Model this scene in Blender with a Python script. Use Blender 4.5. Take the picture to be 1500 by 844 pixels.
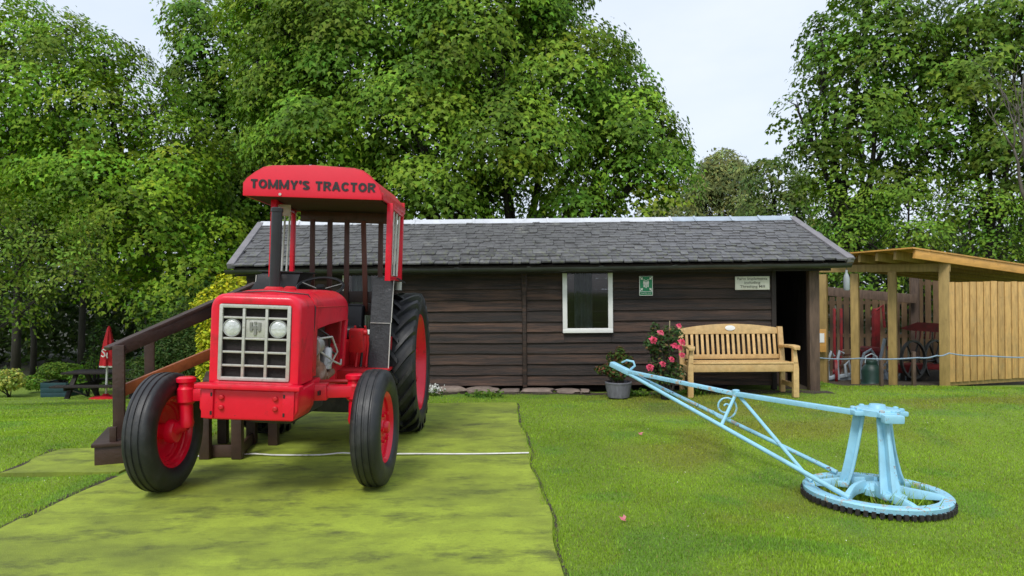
import bpy, bmesh, math, random
import numpy as np
from mathutils import Vector, Matrix, Euler

# ------------------------------------------------------------------ clear
for o in list(bpy.data.objects):
    bpy.data.objects.remove(o, do_unlink=True)
scene = bpy.context.scene
COL = scene.collection
R = math.radians
rng = np.random.default_rng(7)
random.seed(7)

# ------------------------------------------------------------------ camera
CAM_H = 1.40
FPX = 1050.0                      # focal length in photo pixels (1500 wide)
cam_d = bpy.data.cameras.new('camera')
cam = bpy.data.objects.new('camera', cam_d)
COL.objects.link(cam)
cam_d.sensor_width = 36.0
cam_d.lens = 36.0 * FPX / 1500.0
cam_d.clip_start = 0.05
cam_d.clip_end = 3000
cam_d.dof.use_dof = True
cam_d.dof.focus_distance = 5.4
cam_d.dof.aperture_fstop = 5.0
CAM_ROT = Euler((R(90.16), 0, 0)).to_matrix() @ Matrix.Rotation(R(-0.5), 3, 'Z')
cam.matrix_world = Matrix.Translation((0, 0, CAM_H)) @ CAM_ROT.to_4x4()
scene.camera = cam

# ------------------------------------------------------------------ world: bright overcast
world = bpy.data.worlds.new('World')
scene.world = world
world.use_nodes = True
wt = world.node_tree
wt.nodes.clear()
w_out = wt.nodes.new('ShaderNodeOutputWorld')
w_bg = wt.nodes.new('ShaderNodeBackground')
w_sky = wt.nodes.new('ShaderNodeTexSky')
w_sky.sky_type = 'NISHITA'
w_sky.sun_disc = False
SUN_EL, SUN_AZ = R(52), R(200)    # azimuth measured clockwise from +Y (camera looks along +Y)
w_sky.sun_elevation = SUN_EL
w_sky.sun_rotation = SUN_AZ
w_sky.air_density = 1.0
w_sky.dust_density = 2.5
w_bg.inputs['Strength'].default_value = 0.1
w_tc = wt.nodes.new('ShaderNodeTexCoord')
w_map = wt.nodes.new('ShaderNodeMapping')
w_map.inputs['Scale'].default_value = (1.0, 1.0, 2.6)
w_n = wt.nodes.new('ShaderNodeTexNoise')
w_n.inputs['Scale'].default_value = 2.2
w_n.inputs['Detail'].default_value = 6.0
w_n.inputs['Roughness'].default_value = 0.55
w_r = wt.nodes.new('ShaderNodeValToRGB')
w_r.color_ramp.elements[0].position = 0.32
w_r.color_ramp.elements[0].color = (5.3, 6.0, 7.15, 1)
w_r.color_ramp.elements[1].position = 0.68
w_r.color_ramp.elements[1].color = (6.35, 6.8, 7.55, 1)
w_mix = wt.nodes.new('ShaderNodeMix')
w_mix.data_type = 'RGBA'
w_mix.inputs['Factor'].default_value = 0.88
wt.links.new(w_tc.outputs['Generated'], w_map.inputs['Vector'])
wt.links.new(w_map.outputs['Vector'], w_n.inputs['Vector'])
wt.links.new(w_n.outputs['Fac'], w_r.inputs['Fac'])
wt.links.new(w_sky.outputs['Color'], w_mix.inputs['A'])
wt.links.new(w_r.outputs['Color'], w_mix.inputs['B'])
wt.links.new(w_mix.outputs['Result'], w_bg.inputs['Color'])
wt.links.new(w_bg.outputs['Background'], w_out.inputs['Surface'])

# ------------------------------------------------------------------ sun (veiled by cloud)
sun_d = bpy.data.lights.new('sun', 'SUN')
sun = bpy.data.objects.new('sun', sun_d)
COL.objects.link(sun)
sun_d.energy = 1.5
sun_d.angle = R(16)
sun_d.color = (1.0, 0.965, 0.91)
sd = Vector((math.sin(SUN_AZ) * math.cos(SUN_EL), math.cos(SUN_AZ) * math.cos(SUN_EL), math.sin(SUN_EL)))
sun.rotation_euler = sd.to_track_quat('Z', 'Y').to_euler()
sun.location = (0, -5, 20)

# ------------------------------------------------------------------ exposure
vs = scene.view_settings
vs.view_transform = 'Standard'
vs.look = 'None'
vs.exposure = 0.62
vs.gamma = 1.0
vs.use_curve_mapping = False
scene.render.engine = 'CYCLES'
scene.render.resolution_x = 1024
scene.render.resolution_y = 576
scene.cycles.max_bounces = 8
scene.cycles.transparent_max_bounces = 8

# ================================================================== helpers
def ray(px, py):
    d = Vector(((px - 750.0) / FPX, (422.0 - py) / FPX, -1.0))
    return CAM_ROT @ d

def P(px, py, Y):
    """photo pixel -> point at world depth Y"""
    d = ray(px, py)
    return Vector((0, 0, CAM_H)) + d * (Y / d.y)

def sstep(a, b, x):
    t = np.clip((x - a) / (b - a), 0, 1)
    return t * t * (3 - 2 * t)

def vnoise(x, y, seed=0):
    """cheap smooth value noise, numpy"""
    x = np.asarray(x, float); y = np.asarray(y, float)
    xi = np.floor(x).astype(np.int64); yi = np.floor(y).astype(np.int64)
    xf = x - xi; yf = y - yi
    def h(a, b):
        n = (a * 374761393 + b * 668265263 + seed * 974634777) & 0x7fffffff
        n = ((n ^ (n >> 13)) * 1274126177) & 0x7fffffff
        return ((n ^ (n >> 16)) & 0xffff) / 65535.0
    u = xf * xf * (3 - 2 * xf); v = yf * yf * (3 - 2 * yf)
    return (h(xi, yi) * (1 - u) + h(xi + 1, yi) * u) * (1 - v) + (h(xi, yi + 1) * (1 - u) + h(xi + 1, yi + 1) * u) * v

def terrain(x, y):
    x = np.asarray(x, float); y = np.asarray(y, float)
    left = sstep(-3.6, -6.0, x)
    z = -0.118 * np.clip(y - 7.2, 0, 14.5) * left
    z = z - 0.125 * np.clip(y - 9.75, 0, 5.0) * sstep(4.3, 5.2, x)
    back = sstep(13.0, 16.0, y)
    z = z - 0.45 * back * (1 - left) * (1 - sstep(4.3, 5.2, x))
    # the lawn falls away to the right where the horse gin lies
    fall = sstep(0.5, 2.4, x) * sstep(8.6, 5.4, y)
    z = z + fall * (-0.10 * np.clip(x - 2.2, -1.0, 4.0)) 
    # worn hollow where the iron ring lies
    gx, gy = x - 2.53, y - 5.0
    d2 = np.sqrt(gx * gx + gy * gy)
    k = sstep(1.9, 0.65, d2)
    z = z * (1 - k) + (-0.098 - 0.025 * gx) * k
    away = sstep(0.35, 1.2, x) + sstep(-3.1, -3.8, x)
    z = z + (vnoise(x * 0.9, y * 0.9, 3) - 0.5) * 0.05 * np.clip(away, 0, 1) * sstep(40, 20, y)
    return z

def tz(x, y):
    return float(terrain(x, y))

def newobj(name, me, mat=None, parent=None):
    o = bpy.data.objects.new(name, me)
    COL.objects.link(o)
    if mat is not None and me is not None and len(me.materials) == 0:
        me.materials.append(mat)
    if parent is not None:
        o.parent = parent
    return o

def tag(o, label, cat, group=None):
    o['label'] = label
    o['category'] = cat
    if group:
        o['group'] = group
    return o

def thing(name, label, cat, loc=(0, 0, 0), rz=0.0, group=None):
    o = bpy.data.objects.new(name, None)
    o.empty_display_size = 0.2
    COL.objects.link(o)
    o.matrix_world = Matrix.Translation(Vector(loc)) @ Matrix.Rotation(rz, 4, 'Z')
    tag(o, label, cat, group)
    return o

class MB:
    """mesh builder"""
    def __init__(self):
        self.v = []
        self.f = []
    def add(self, verts, faces):
        n = len(self.v)
        self.v.extend([Vector(p) for p in verts])
        self.f.extend([tuple(i + n for i in f) for f in faces])
        return self
    def box(self, c, s, rot=None):
        c = Vector(c)
        hx, hy, hz = s[0] / 2, s[1] / 2, s[2] / 2
        vs_ = [Vector((x, y, z)) for x in (-hx, hx) for y in (-hy, hy) for z in (-hz, hz)]
        if rot is not None:
            m = rot if isinstance(rot, Matrix) else Euler(rot).to_matrix()
            vs_ = [m @ p for p in vs_]
        return self.add([c + p for p in vs_], [(0, 1, 3, 2), (4, 6, 7, 5), (0, 4, 5, 1), (2, 3, 7, 6), (0, 2, 6, 4), (1, 5, 7, 3)])
    def beam(self, p0, p1, w, h, up=(0, 0, 1), ext=0.0):
        """box from p0 to p1, w across, h along up"""
        p0, p1 = Vector(p0), Vector(p1)
        d = (p1 - p0); L = d.length; d.normalize()
        up = Vector(up)
        s = d.cross(up)
        if s.length < 1e-4:
            s = d.cross(Vector((0, 1, 0)))
        s.normalize(); u = s.cross(d)
        p0 = p0 - d * ext; p1 = p1 + d * ext
        vs_ = []
        for p in (p0, p1):
            for a, b in ((-1, -1), (1, -1), (1, 1), (-1, 1)):
                vs_.append(p + s * a * w / 2 + u * b * h / 2)
        return self.add(vs_, [(3, 2, 1, 0), (4, 5, 6, 7), (0, 1, 5, 4), (1, 2, 6, 5), (2, 3, 7, 6), (3, 0, 4, 7)])
    def tube(self, pts, r, n=8, caps=True):
        pts = [Vector(p) for p in pts]
        m = len(pts)
        rs = r if isinstance(r, (list, tuple)) else [r] * m
        prev = None
        rings = []
        for i, p in enumerate(pts):
            d = (pts[min(i + 1, m - 1)] - pts[max(i - 1, 0)]).normalized()
            if prev is None:
                a = Vector((0, 0, 1)) if abs(d.z) < 0.9 else Vector((1, 0, 0))
                s = d.cross(a).normalized()
            else:
                s = (prev - d * prev.dot(d)).normalized()
            prev = s
            t = d.cross(s)
            rings.append([p + (s * math.cos(2 * math.pi * k / n) + t * math.sin(2 * math.pi * k / n)) * rs[i] for k in range(n)])
        return self.loft(rings, caps=caps)
    def cyl(self, p0, p1, r0, r1=None, n=16):
        return self.tube([p0, p1], [r0, r0 if r1 is None else r1], n)
    def loft(self, rings, closed=True, caps=True):
        n = len(rings[0]); base = len(self.v)
        for rg in rings:
            self.v.extend([Vector(p) for p in rg])
        for i in range(len(rings) - 1):
            for k in range(n if closed else n - 1):
                a = base + i * n + k; b = base + i * n + (k + 1) % n
                self.f.append((a, b, b + n, a + n))
        if caps and closed:
            self.f.append(tuple(base + k for k in reversed(range(n))))
            self.f.append(tuple(base + (len(rings) - 1) * n + k for k in range(n)))
        return self
    def lathe(self, prof, origin=(0, 0, 0), axis=(0, 0, 1), n=32, closed=False):
        """prof: list of (along axis, radius)"""
        o = Vector(origin); ax = Vector(axis).normalized()
        a = Vector((0, 0, 1)) if abs(ax.z) < 0.9 else Vector((1, 0, 0))
        s = ax.cross(a).normalized(); t = ax.cross(s)
        rings = []
        for (h, r) in prof:
            rings.append([o + ax * h + (s * math.cos(2 * math.pi * k / n) + t * math.sin(2 * math.pi * k / n)) * r for k in range(n)])
        if closed:
            rings.append(rings[0])
        return self.loft(rings, caps=not closed)
    def prism(self, poly, d0, d1, fr):
        """poly 2D list, fr(u,v,d)->point"""
        n = len(poly); b = len(self.v)
        for d in (d0, d1):
            self.v.extend([Vector(fr(u, v, d)) for u, v in poly])
        self.f.append(tuple(b + k for k in reversed(range(n))))
        self.f.append(tuple(b + n + k for k in range(n)))
        for k in range(n):
            a = b + k; c = b + (k + 1) % n
            self.f.append((a, c, c + n, a + n))
        return self
    def sphere(self, c, r, nu=12, nv=8, sc=(1, 1, 1)):
        c = Vector(c)
        rings = []
        for i in range(nv + 1):
            th = math.pi * i / nv
            rr = max(math.sin(th), 0.02)
            rings.append([c + Vector((rr * math.cos(2 * math.pi * k / nu) * r * sc[0], rr * math.sin(2 * math.pi * k / nu) * r * sc[1], -math.cos(th) * r * sc[2])) for k in range(nu)])
        return self.loft(rings)
    def build(self, name, mat, parent=None, bevel=0.0, seg=2, smooth=True, world=False, mtx=None, angle=38):
        vs_ = self.v
        if mtx is not None:
            vs_ = [mtx @ p for p in vs_]
        if world and parent is not None:
            p = parent; m = Matrix.Identity(4)
            while p is not None:
                m = p.matrix_basis @ m; p = p.parent
            inv = m.inverted()
            vs_ = [inv @ q for q in vs_]
        me = bpy.data.meshes.new(name)
        me.from_pydata([tuple(p) for p in vs_], [], self.f)
        bm = bmesh.new(); bm.from_mesh(me)
        bmesh.ops.recalc_face_normals(bm, faces=bm.faces)
        if bevel > 0:
            es = [e for e in bm.edges if len(e.link_faces) == 2 and e.calc_face_angle(0) > 0.6]
            bmesh.ops.bevel(bm, geom=es, offset=bevel, segments=seg, profile=0.6, affect='EDGES', clamp_overlap=True)
        bm.to_mesh(me); bm.free()
        if smooth:
            me.polygons.foreach_set('use_smooth', [True] * len(me.polygons))
            me.set_sharp_from_angle(angle=R(angle))
        me.update()
        return newobj(name, me, mat, parent)

def text_mesh(body, w, h, thick=0.002, bold=0.0, align='CENTER', wmax=True):
    """flat text mesh centred at origin in the XZ plane facing -Y, fitted to w x h"""
    cu = bpy.data.curves.new('txt', 'FONT')
    cu.body = body; cu.align_x = align; cu.extrude = 0.01; cu.offset = bold; cu.resolution_u = 3
    ob = bpy.data.objects.new('txt', cu)
    COL.objects.link(ob)
    bpy.context.view_layer.update()
    me = bpy.data.meshes.new_from_object(ob)
    bpy.data.objects.remove(ob, do_unlink=True)
    n = len(me.vertices)
    co = np.empty(n * 3); me.vertices.foreach_get('co', co); co = co.reshape(-1, 3)
    mn, mx = co.min(0), co.max(0)
    co = co - (mn + mx) / 2
    s = (mx - mn)
    out = np.empty_like(co)
    out[:, 0] = co[:, 0] * (w / s[0]); out[:, 2] = co[:, 1] * (h / s[1]); out[:, 1] = -co[:, 2] / 0.01 * thick / 2
    me.vertices.foreach_set('co', out.ravel())
    me.materials.clear()
    me.update()
    return me

def block_letters(body, w, h, sw, thick=0.004):
    """heavy block capitals from strokes, centred, in the XZ plane facing -Y; one mesh per letter"""
    s = sw / h
    def arc(cx, cz, rx, rz, a0, a1, n=12):
        return [(cx + rx * math.cos(R(a0 + (a1 - a0) * i / n)), cz + rz * math.sin(R(a0 + (a1 - a0) * i / n))) for i in range(n + 1)]
    k = s / 2
    G = {
        'T': (0.80, [[(0.0, 1 - k), (0.80, 1 - k)], [(0.40, 1 - s * 0.9), (0.40, 0)]]),
        'O': (0.98, [arc(0.49, 0.5, 0.49 - k, 0.5 - k, 0, 360, 28)]),
        'M': (1.16, [[(k, 0), (k, 1)], [(1.16 - k, 0), (1.16 - k, 1)], [(k, 1 - k * 0.3), (0.58, 0.12)], [(1.16 - k, 1 - k * 0.3), (0.58, 0.12)]]),
        'Y': (0.92, [[(k, 1), (0.46, 0.42)], [(0.92 - k, 1), (0.46, 0.42)], [(0.46, 0.47), (0.46, 0)]]),
        '\u2019': (0.26, [[(0.14, 1), (0.14, 0.80)], [(0.15, 0.80), (0.07, 0.66)]]),
        'S': (0.80, [arc(0.40, 0.73, 0.31, 0.27 - k, 20, 250, 12) + arc(0.40, 0.27, 0.31, 0.27 - k, 75, -160, 12)]),
        'R': (0.88, [[(k, 0), (k, 1)], [(k, 1 - k), (0.50, 1 - k)], [(k, 0.46), (0.50, 0.46)], arc(0.52, 0.73, 0.28 - k * 0.2, 0.27 - k, 92, -92, 10), [(0.48, 0.46), (0.80, 0)]]),
        'A': (0.96, [[(k * 0.8, 0), (0.48, 1)], [(0.96 - k * 0.8, 0), (0.48, 1)], [(0.22, 0.30), (0.74, 0.30)]]),
        'C': (0.92, [arc(0.49, 0.5, 0.49 - k, 0.5 - k, 38, 322, 22)]),
        ' ': (0.42, []),
    }
    gap = 0.17
    tot = sum(G[c][0] + gap for c in body) - gap
    x = 0.0; q = 0; out = []
    sx = w / tot
    for c in body:
        gw, strokes = G[c]
        mb = MB()
        for st in strokes:
            q = (q + 1) % 7
            pts = [((x + u) * sx - w / 2, v * h - h / 2) for u, v in st]
            n = len(pts); L_, R_ = [], []
            closed = n > 20 and abs(pts[0][0] - pts[-1][0]) < 1e-6 and abs(pts[0][1] - pts[-1][1]) < 1e-6
            for i, (a, b) in enumerate(pts):
                i0, i1 = max(0, i - 1), min(n - 1, i + 1)
                if closed and i in (0, n - 1): i0, i1 = n - 2, 1
                dx, dz = pts[i1][0] - pts[i0][0], pts[i1][1] - pts[i0][1]
                l = math.hypot(dx, dz) or 1; nx, nz = -dz / l, dx / l
                vert = abs(nx)
                hw = sw / 2 * (0.88 + 0.22 * vert) * (0.72 if c == 'M' and st[1] == (0.58, 0.12) else 1.0)
                L_.append((a + nx * hw, b + nz * hw)); R_.append((a - nx * hw, b - nz * hw))
            d0 = -thick / 2 - 0.0002 * q
            base = len(mb.v)
            for i in range(n):
                for (u, v) in (L_[i], R_[i]):
                    for d in (d0, thick / 2):
                        mb.v.append(Vector((u, d, min(h / 2, max(-h / 2, v)))))
            for i in range(n - 1):
                p = base + i * 4
                mb.f += [(p, p + 4, p + 6, p + 2), (p + 1, p + 3, p + 7, p + 5), (p, p + 1, p + 5, p + 4), (p + 2, p + 6, p + 7, p + 3)]
            p = base + (n - 1) * 4
            mb.f += [(base, base + 2, base + 3, base + 1), (p, p + 1, p + 3, p + 2)]
        x += gw + gap
        if strokes:
            o = mb.build('letter', None, None, smooth=False)
            out.append(o.data)
            bpy.data.objects.remove(o, do_unlink=True)
    return out

# ------------------------------------------------------------------ materials
def node(nt, t, **kw):
    n = nt.nodes.new(t)
    for k, v in kw.items():
        n.inputs[k].default_value = v
    return n

def mat(name, col, rough=0.6, var=0.25, scale=6.0, detail=6, stretch=(1, 1, 1), bump=0.0, bscale=None, metal=0.0,
        spec=0.5, patch=None, pcover=0.35, pscale=3.0, psharp=0.08, prough=None, rnd=0.0, coat=0.0, pstretch=None):
    m = bpy.data.materials.new(name)
    m.use_nodes = True
    nt = m.node_tree
    bs = nt.nodes['Principled BSDF']
    L = nt.links.new
    bs.inputs['Metallic'].default_value = metal
    bs.inputs['Specular IOR Level'].default_value = spec
    if coat:
        bs.inputs['Coat Weight'].default_value = coat
        bs.inputs['Coat Roughness'].default_value = 0.12
    tc = nt.nodes.new('ShaderNodeTexCoord')
    oi = nt.nodes.new('ShaderNodeObjectInfo')
    add = nt.nodes.new('ShaderNodeVectorMath'); add.operation = 'ADD'
    mul = nt.nodes.new('ShaderNodeMath'); mul.operation = 'MULTIPLY'; mul.inputs[1].default_value = 13.7
    L(oi.outputs['Random'], mul.inputs[0]); L(tc.outputs['Object'], add.inputs[0]); L(mul.outputs[0], add.inputs[1])
    mp = node(nt, 'ShaderNodeMapping', Scale=stretch)
    L(add.outputs[0], mp.inputs['Vector'])
    n1 = node(nt, 'ShaderNodeTexNoise', Scale=scale, Detail=detail, Roughness=0.6)
    L(mp.outputs[0], n1.inputs['Vector'])
    rp = nt.nodes.new('ShaderNodeValToRGB')
    c = Vector(col)
    rp.color_ramp.elements[0].position = 0.28; rp.color_ramp.elements[1].position = 0.72
    rp.color_ramp.elements[0].color = (*[max(0, x * (1 - var)) for x in c], 1)
    rp.color_ramp.elements[1].color = (*[min(1, x * (1 + var)) for x in c], 1)
    L(n1.outputs['Fac'], rp.inputs['Fac'])
    colout = rp.outputs['Color']
    bs.inputs['Roughness'].default_value = rough
    if patch is not None:
        n2 = node(nt, 'ShaderNodeTexNoise', Scale=pscale, Detail=7, Roughness=0.65)
        if pstretch is None:
            L(add.outputs[0], n2.inputs['Vector'])
        else:
            mp2 = node(nt, 'ShaderNodeMapping', Scale=pstretch)
            L(add.outputs[0], mp2.inputs['Vector']); L(mp2.outputs[0], n2.inputs['Vector'])
        r2 = nt.nodes.new('ShaderNodeValToRGB')
        t = 0.5 + (0.5 - pcover) * 0.55
        r2.color_ramp.elements[0].position = max(0, t - psharp); r2.color_ramp.elements[0].color = (0, 0, 0, 1)
        r2.color_ramp.elements[1].position = min(1, t + psharp); r2.color_ramp.elements[1].color = (1, 1, 1, 1)
        L(n2.outputs['Fac'], r2.inputs['Fac'])
        mx = nt.nodes.new('ShaderNodeMix'); mx.data_type = 'RGBA'
        L(r2.outputs['Color'], mx.inputs['Factor']); L(colout, mx.inputs['A']); mx.inputs['B'].default_value = (*patch, 1)
        colout = mx.outputs['Result']
        if prough is not None:
            mr = nt.nodes.new('ShaderNodeMix'); mr.data_type = 'FLOAT'
            mr.inputs['A'].default_value = rough; mr.inputs['B'].default_value = prough
            L(r2.outputs['Color'], mr.inputs['Factor']); L(mr.outputs['Result'], bs.inputs['Roughness'])
    if rnd > 0:
        hsv = nt.nodes.new('ShaderNodeHueSaturation')
        mr2 = nt.nodes.new('ShaderNodeMapRange')
        mr2.inputs['To Min'].default_value = 1 - rnd; mr2.inputs['To Max'].default_value = 1 + rnd
        L(oi.outputs['Random'], mr2.inputs['Value']); L(mr2.outputs['Result'], hsv.inputs['Value'])
        L(colout, hsv.inputs['Color']); colout = hsv.outputs['Color']
    L(colout, bs.inputs['Base Color'])
    if bump > 0:
        n3 = node(nt, 'ShaderNodeTexNoise', Scale=bscale or scale * 4, Detail=8, Roughness=0.65)
        L(mp.outputs[0], n3.inputs['Vector'])
        bp = nt.nodes.new('ShaderNodeBump'); bp.inputs['Strength'].default_value = bump; bp.inputs['Distance'].default_value = 0.02
        L(n3.outputs['Fac'], bp.inputs['Height']); L(bp.outputs[0], bs.inputs['Normal'])
    return m

def leaf_mat(name, trans=0.27, rough=0.55, tint=(1.15, 1.25, 0.5), spec=0.16):
    m = bpy.data.materials.new(name); m.use_nodes = True
    nt = m.node_tree; L = nt.links.new
    bs = nt.nodes['Principled BSDF']; out = nt.nodes['Material Output']
    at = nt.nodes.new('ShaderNodeAttribute'); at.attribute_name = 'Col'
    bs.inputs['Roughness'].default_value = rough
    bs.inputs['Specular IOR Level'].default_value = spec
    L(at.outputs['Color'], bs.inputs['Base Color'])
    tr = nt.nodes.new('ShaderNodeBsdfTranslucent')
    vm = nt.nodes.new('ShaderNodeVectorMath'); vm.operation = 'MULTIPLY'; vm.inputs[1].default_value = tint
    L(at.outputs['Color'], vm.inputs[0]); L(vm.outputs[0], tr.inputs['Color'])
    mx = nt.nodes.new('ShaderNodeMixShader'); mx.inputs[0].default_value = trans
    L(bs.outputs[0], mx.inputs[1]); L(tr.outputs[0], mx.inputs[2]); L(mx.outputs[0], out.inputs['Surface'])
    return m

def glass_mat(name, tint=(0.9, 0.95, 0.95), gloss=0.03):
    m = bpy.data.materials.new(name); m.use_nodes = True
    nt = m.node_tree; L = nt.links.new
    out = nt.nodes['Material Output']; nt.nodes.remove(nt.nodes['Principled BSDF'])
    tr = nt.nodes.new('ShaderNodeBsdfTransparent'); tr.inputs[0].default_value = (*tint, 1)
    gl = nt.nodes.new('ShaderNodeBsdfGlossy'); gl.inputs['Roughness'].default_value = gloss
    fr = nt.nodes.new('ShaderNodeFresnel'); fr.inputs[0].default_value = 1.5
    mx = nt.nodes.new('ShaderNodeMixShader')
    L(fr.outputs[0], mx.inputs[0]); L(tr.outputs[0], mx.inputs[1]); L(gl.outputs[0], mx.inputs[2]); L(mx.outputs[0], out.inputs['Surface'])
    return m

M = {}
M['red'] = mat('red_paint', (0.74, 0.005, 0.030), 0.32, 0.10, 5, bump=0.22, bscale=5, patch=(0.42, 0.012, 0.018), pcover=0.28, pscale=5, prough=0.5, coat=0.15, spec=0.42)
M['red_dull'] = mat('red_paint_dull', (0.50, 0.007, 0.014), 0.5, 0.15, 6, bump=0.08, patch=(0.2, 0.02, 0.015), pcover=0.2, pscale=9)
M['red_sign'] = mat('red_sign_paint', (0.70, 0.006, 0.030), 0.42, 0.05, 3)
M['black'] = mat('black_print', (0.02, 0.018, 0.02), 0.5, 0.1, 8)
M['crack'] = mat('paint_crack', (0.10, 0.10, 0.105), 0.6, 0.2, 8)
M['black_paint'] = mat('black_paint', (0.013, 0.014, 0.016), 0.38, 0.3, 8, bump=0.1)
M['crackle'] = mat('cracked_black_paint', (0.026, 0.028, 0.032), 0.5, 0.35, 9, bump=0.3, bscale=40, patch=(0.14, 0.14, 0.15), pcover=0.18, pscale=14, psharp=0.03)
M['dirty_metal'] = mat('oily_metal', (0.03, 0.028, 0.026), 0.55, 0.5, 14, bump=0.3, patch=(0.10, 0.07, 0.045), pcover=0.25, pscale=10)
M['rust'] = mat('rusty_iron', (0.20, 0.10, 0.055), 0.75, 0.5, 14, bump=0.3, patch=(0.40, 0.34, 0.28), pcover=0.3, pscale=9)
M['alu'] = mat('worn_aluminium', (0.50, 0.50, 0.49), 0.42, 0.2, 18, metal=0.7, bump=0.1)
M['grille'] = mat('grille_grey', (0.50, 0.49, 0.45), 0.45, 0.18, 22, metal=0.35, bump=0.1, patch=(0.18, 0.14, 0.10), pcover=0.2, pscale=22)
M['radiator'] = mat('radiator_mesh', (0.022, 0.016, 0.016), 0.8, 0.4, 60, bump=0.6, bscale=160)
M['red_old'] = mat('old_red_paint', (0.20, 0.008, 0.010), 0.6, 0.3, 8, patch=(0.06, 0.02, 0.015), pcover=0.3, pscale=6)
M['wood_red'] = mat('cab_bar_light', (0.14, 0.035, 0.02), 0.45, 0.3, 6, stretch=(4, 4, 0.6))
M['tyre'] = mat('tyre_rubber', (0.016, 0.017, 0.019), 0.46, 0.25, 7, bump=0.12, bscale=40, patch=(0.034, 0.034, 0.035), pcover=0.35, pscale=6, prough=0.66)
M['lamp_glass'] = mat('lamp_lens', (0.62, 0.63, 0.63), 0.18, 0.25, 26, metal=0.25, bump=0.3, bscale=60, spec=0.8)
M['grey_bar'] = mat('pale_grey_bar', (0.50, 0.49, 0.45), 0.5, 0.15, 12)
M['wood_stair'] = mat('stained_wood', (0.048, 0.024, 0.017), 0.5, 0.35, 6, stretch=(1, 1, 1), bump=0.25, bscale=30, rnd=0.2)
M['wood_orange'] = mat('varnished_wood', (0.33, 0.095, 0.030), 0.42, 0.25, 5, stretch=(1, 6, 6), bump=0.1, rnd=0.1)
M['wood_bar'] = mat('cab_bar_wood', (0.055, 0.018, 0.013), 0.45, 0.35, 6, stretch=(4, 4, 0.6), bump=0.1, rnd=0.5)
M['plank'] = mat('creosoted_plank', (0.016, 0.0092, 0.0070), 0.6, 0.6, 5, stretch=(0.7, 6, 9), bump=0.5, bscale=22, patch=(0.092, 0.046, 0.027), pcover=0.40, pscale=2.4, psharp=0.14, pstretch=(0.5, 3, 9), rnd=0.55)
M['plank_dark'] = mat('dark_timber', (0.018, 0.012, 0.010), 0.7, 0.4, 6, stretch=(6, 6, 0.8), bump=0.4)
M['slate'] = mat('roof_slate', (0.098, 0.096, 0.098), 0.42, 0.35, 7, bump=0.35, bscale=34, patch=(0.17, 0.17, 0.15), pcover=0.22, pscale=6, prough=0.7, rnd=0.30)
M['gutter'] = mat('gutter_black', (0.040, 0.042, 0.044), 0.33, 0.3, 5, bump=0.08)
M['zinc_white'] = mat('ridge_white_metal', (0.56, 0.58, 0.61), 0.5, 0.10, 4)
M['zinc_blue'] = mat('ridge_grey_metal', (0.36, 0.42, 0.49), 0.45, 0.15, 5)
M['lead'] = mat('verge_grey', (0.20, 0.19, 0.20), 0.6, 0.2, 6, bump=0.1)
M['white'] = mat('white_gloss', (0.78, 0.78, 0.76), 0.4, 0.06, 6)
M['paper'] = mat('white_paper', (0.75, 0.75, 0.74), 0.7, 0.05, 6)
M['sign_white'] = mat('sign_cream', (0.74, 0.74, 0.66), 0.5, 0.08, 9, patch=(0.5, 0.5, 0.42), pcover=0.2, pscale=12)
M['sign_green'] = mat('sign_green', (0.010, 0.25, 0.105), 0.4, 0.08, 6)
M['sign_text'] = mat('sign_text', (0.13, 0.13, 0.10), 0.6, 0.2, 12)
M['glass'] = glass_mat('window_glass')
M['bench'] = mat('teak_bench', (0.62, 0.42, 0.185), 0.5, 0.22, 5, stretch=(3, 3, 3), bump=0.12, bscale=30, patch=(0.50, 0.29, 0.10), pcover=0.3, pscale=6, psharp=0.15, rnd=0.14)
M['pine'] = mat('new_pine', (0.55, 0.335, 0.115), 0.6, 0.25, 4, stretch=(6, 6, 1.0), bump=0.15, patch=(0.34, 0.18, 0.055), pcover=0.22, pscale=5, psharp=0.12, pstretch=(4, 4, 1), rnd=0.16)
M['pine_post'] = mat('pine_post', (0.36, 0.245, 0.085), 0.6, 0.25, 4, stretch=(6, 6, 1.0), bump=0.15, rnd=0.14)
M['pine_orange'] = mat('pine_fascia', (0.60, 0.31, 0.075), 0.5, 0.2, 4, stretch=(1, 1, 5), bump=0.1, rnd=0.1)
M['old_wood'] = mat('weathered_wood', (0.10, 0.065, 0.045), 0.75, 0.4, 6, stretch=(4, 4, 0.7), bump=0.4, rnd=0.2)
M['back_slat'] = mat('fence_slat', (0.12, 0.074, 0.036), 0.7, 0.3, 5, stretch=(4, 4, 0.8), rnd=0.3)
M['blue'] = mat('pale_blue_paint', (0.30, 0.60, 0.76), 0.38, 0.09, 7, bump=0.15, bscale=24, patch=(0.42, 0.43, 0.40), pcover=0.13, pscale=9, psharp=0.03, prough=0.7)
M['blue_chip'] = mat('chipped_blue_paint', (0.30, 0.60, 0.76), 0.42, 0.10, 7, bump=0.3, bscale=30, patch=(0.42, 0.36, 0.29), pcover=0.36, pscale=14, psharp=0.03, prough=0.7)
M['cog'] = mat('cog_iron', (0.022, 0.018, 0.016), 0.7, 0.5, 14, bump=0.4, patch=(0.30, 0.36, 0.40), pcover=0.22, pscale=30, psharp=0.03)
M['pot'] = mat('grey_barrel_pot', (0.16, 0.16, 0.19), 0.6, 0.3, 6, stretch=(5, 5, 0.7), bump=0.4)
M['soil'] = mat('soil', (0.055, 0.042, 0.026), 0.9, 0.4, 20, bump=0.8, bscale=50)
M['stone'] = mat('pale_stone', (0.22, 0.17, 0.14), 0.8, 0.35, 7, bump=0.6, bscale=24, rnd=0.25)
M['bark'] = mat('bark', (0.028, 0.023, 0.018), 0.85, 0.45, 6, stretch=(1, 1, 0.4), bump=0.8, bscale=16)
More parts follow.
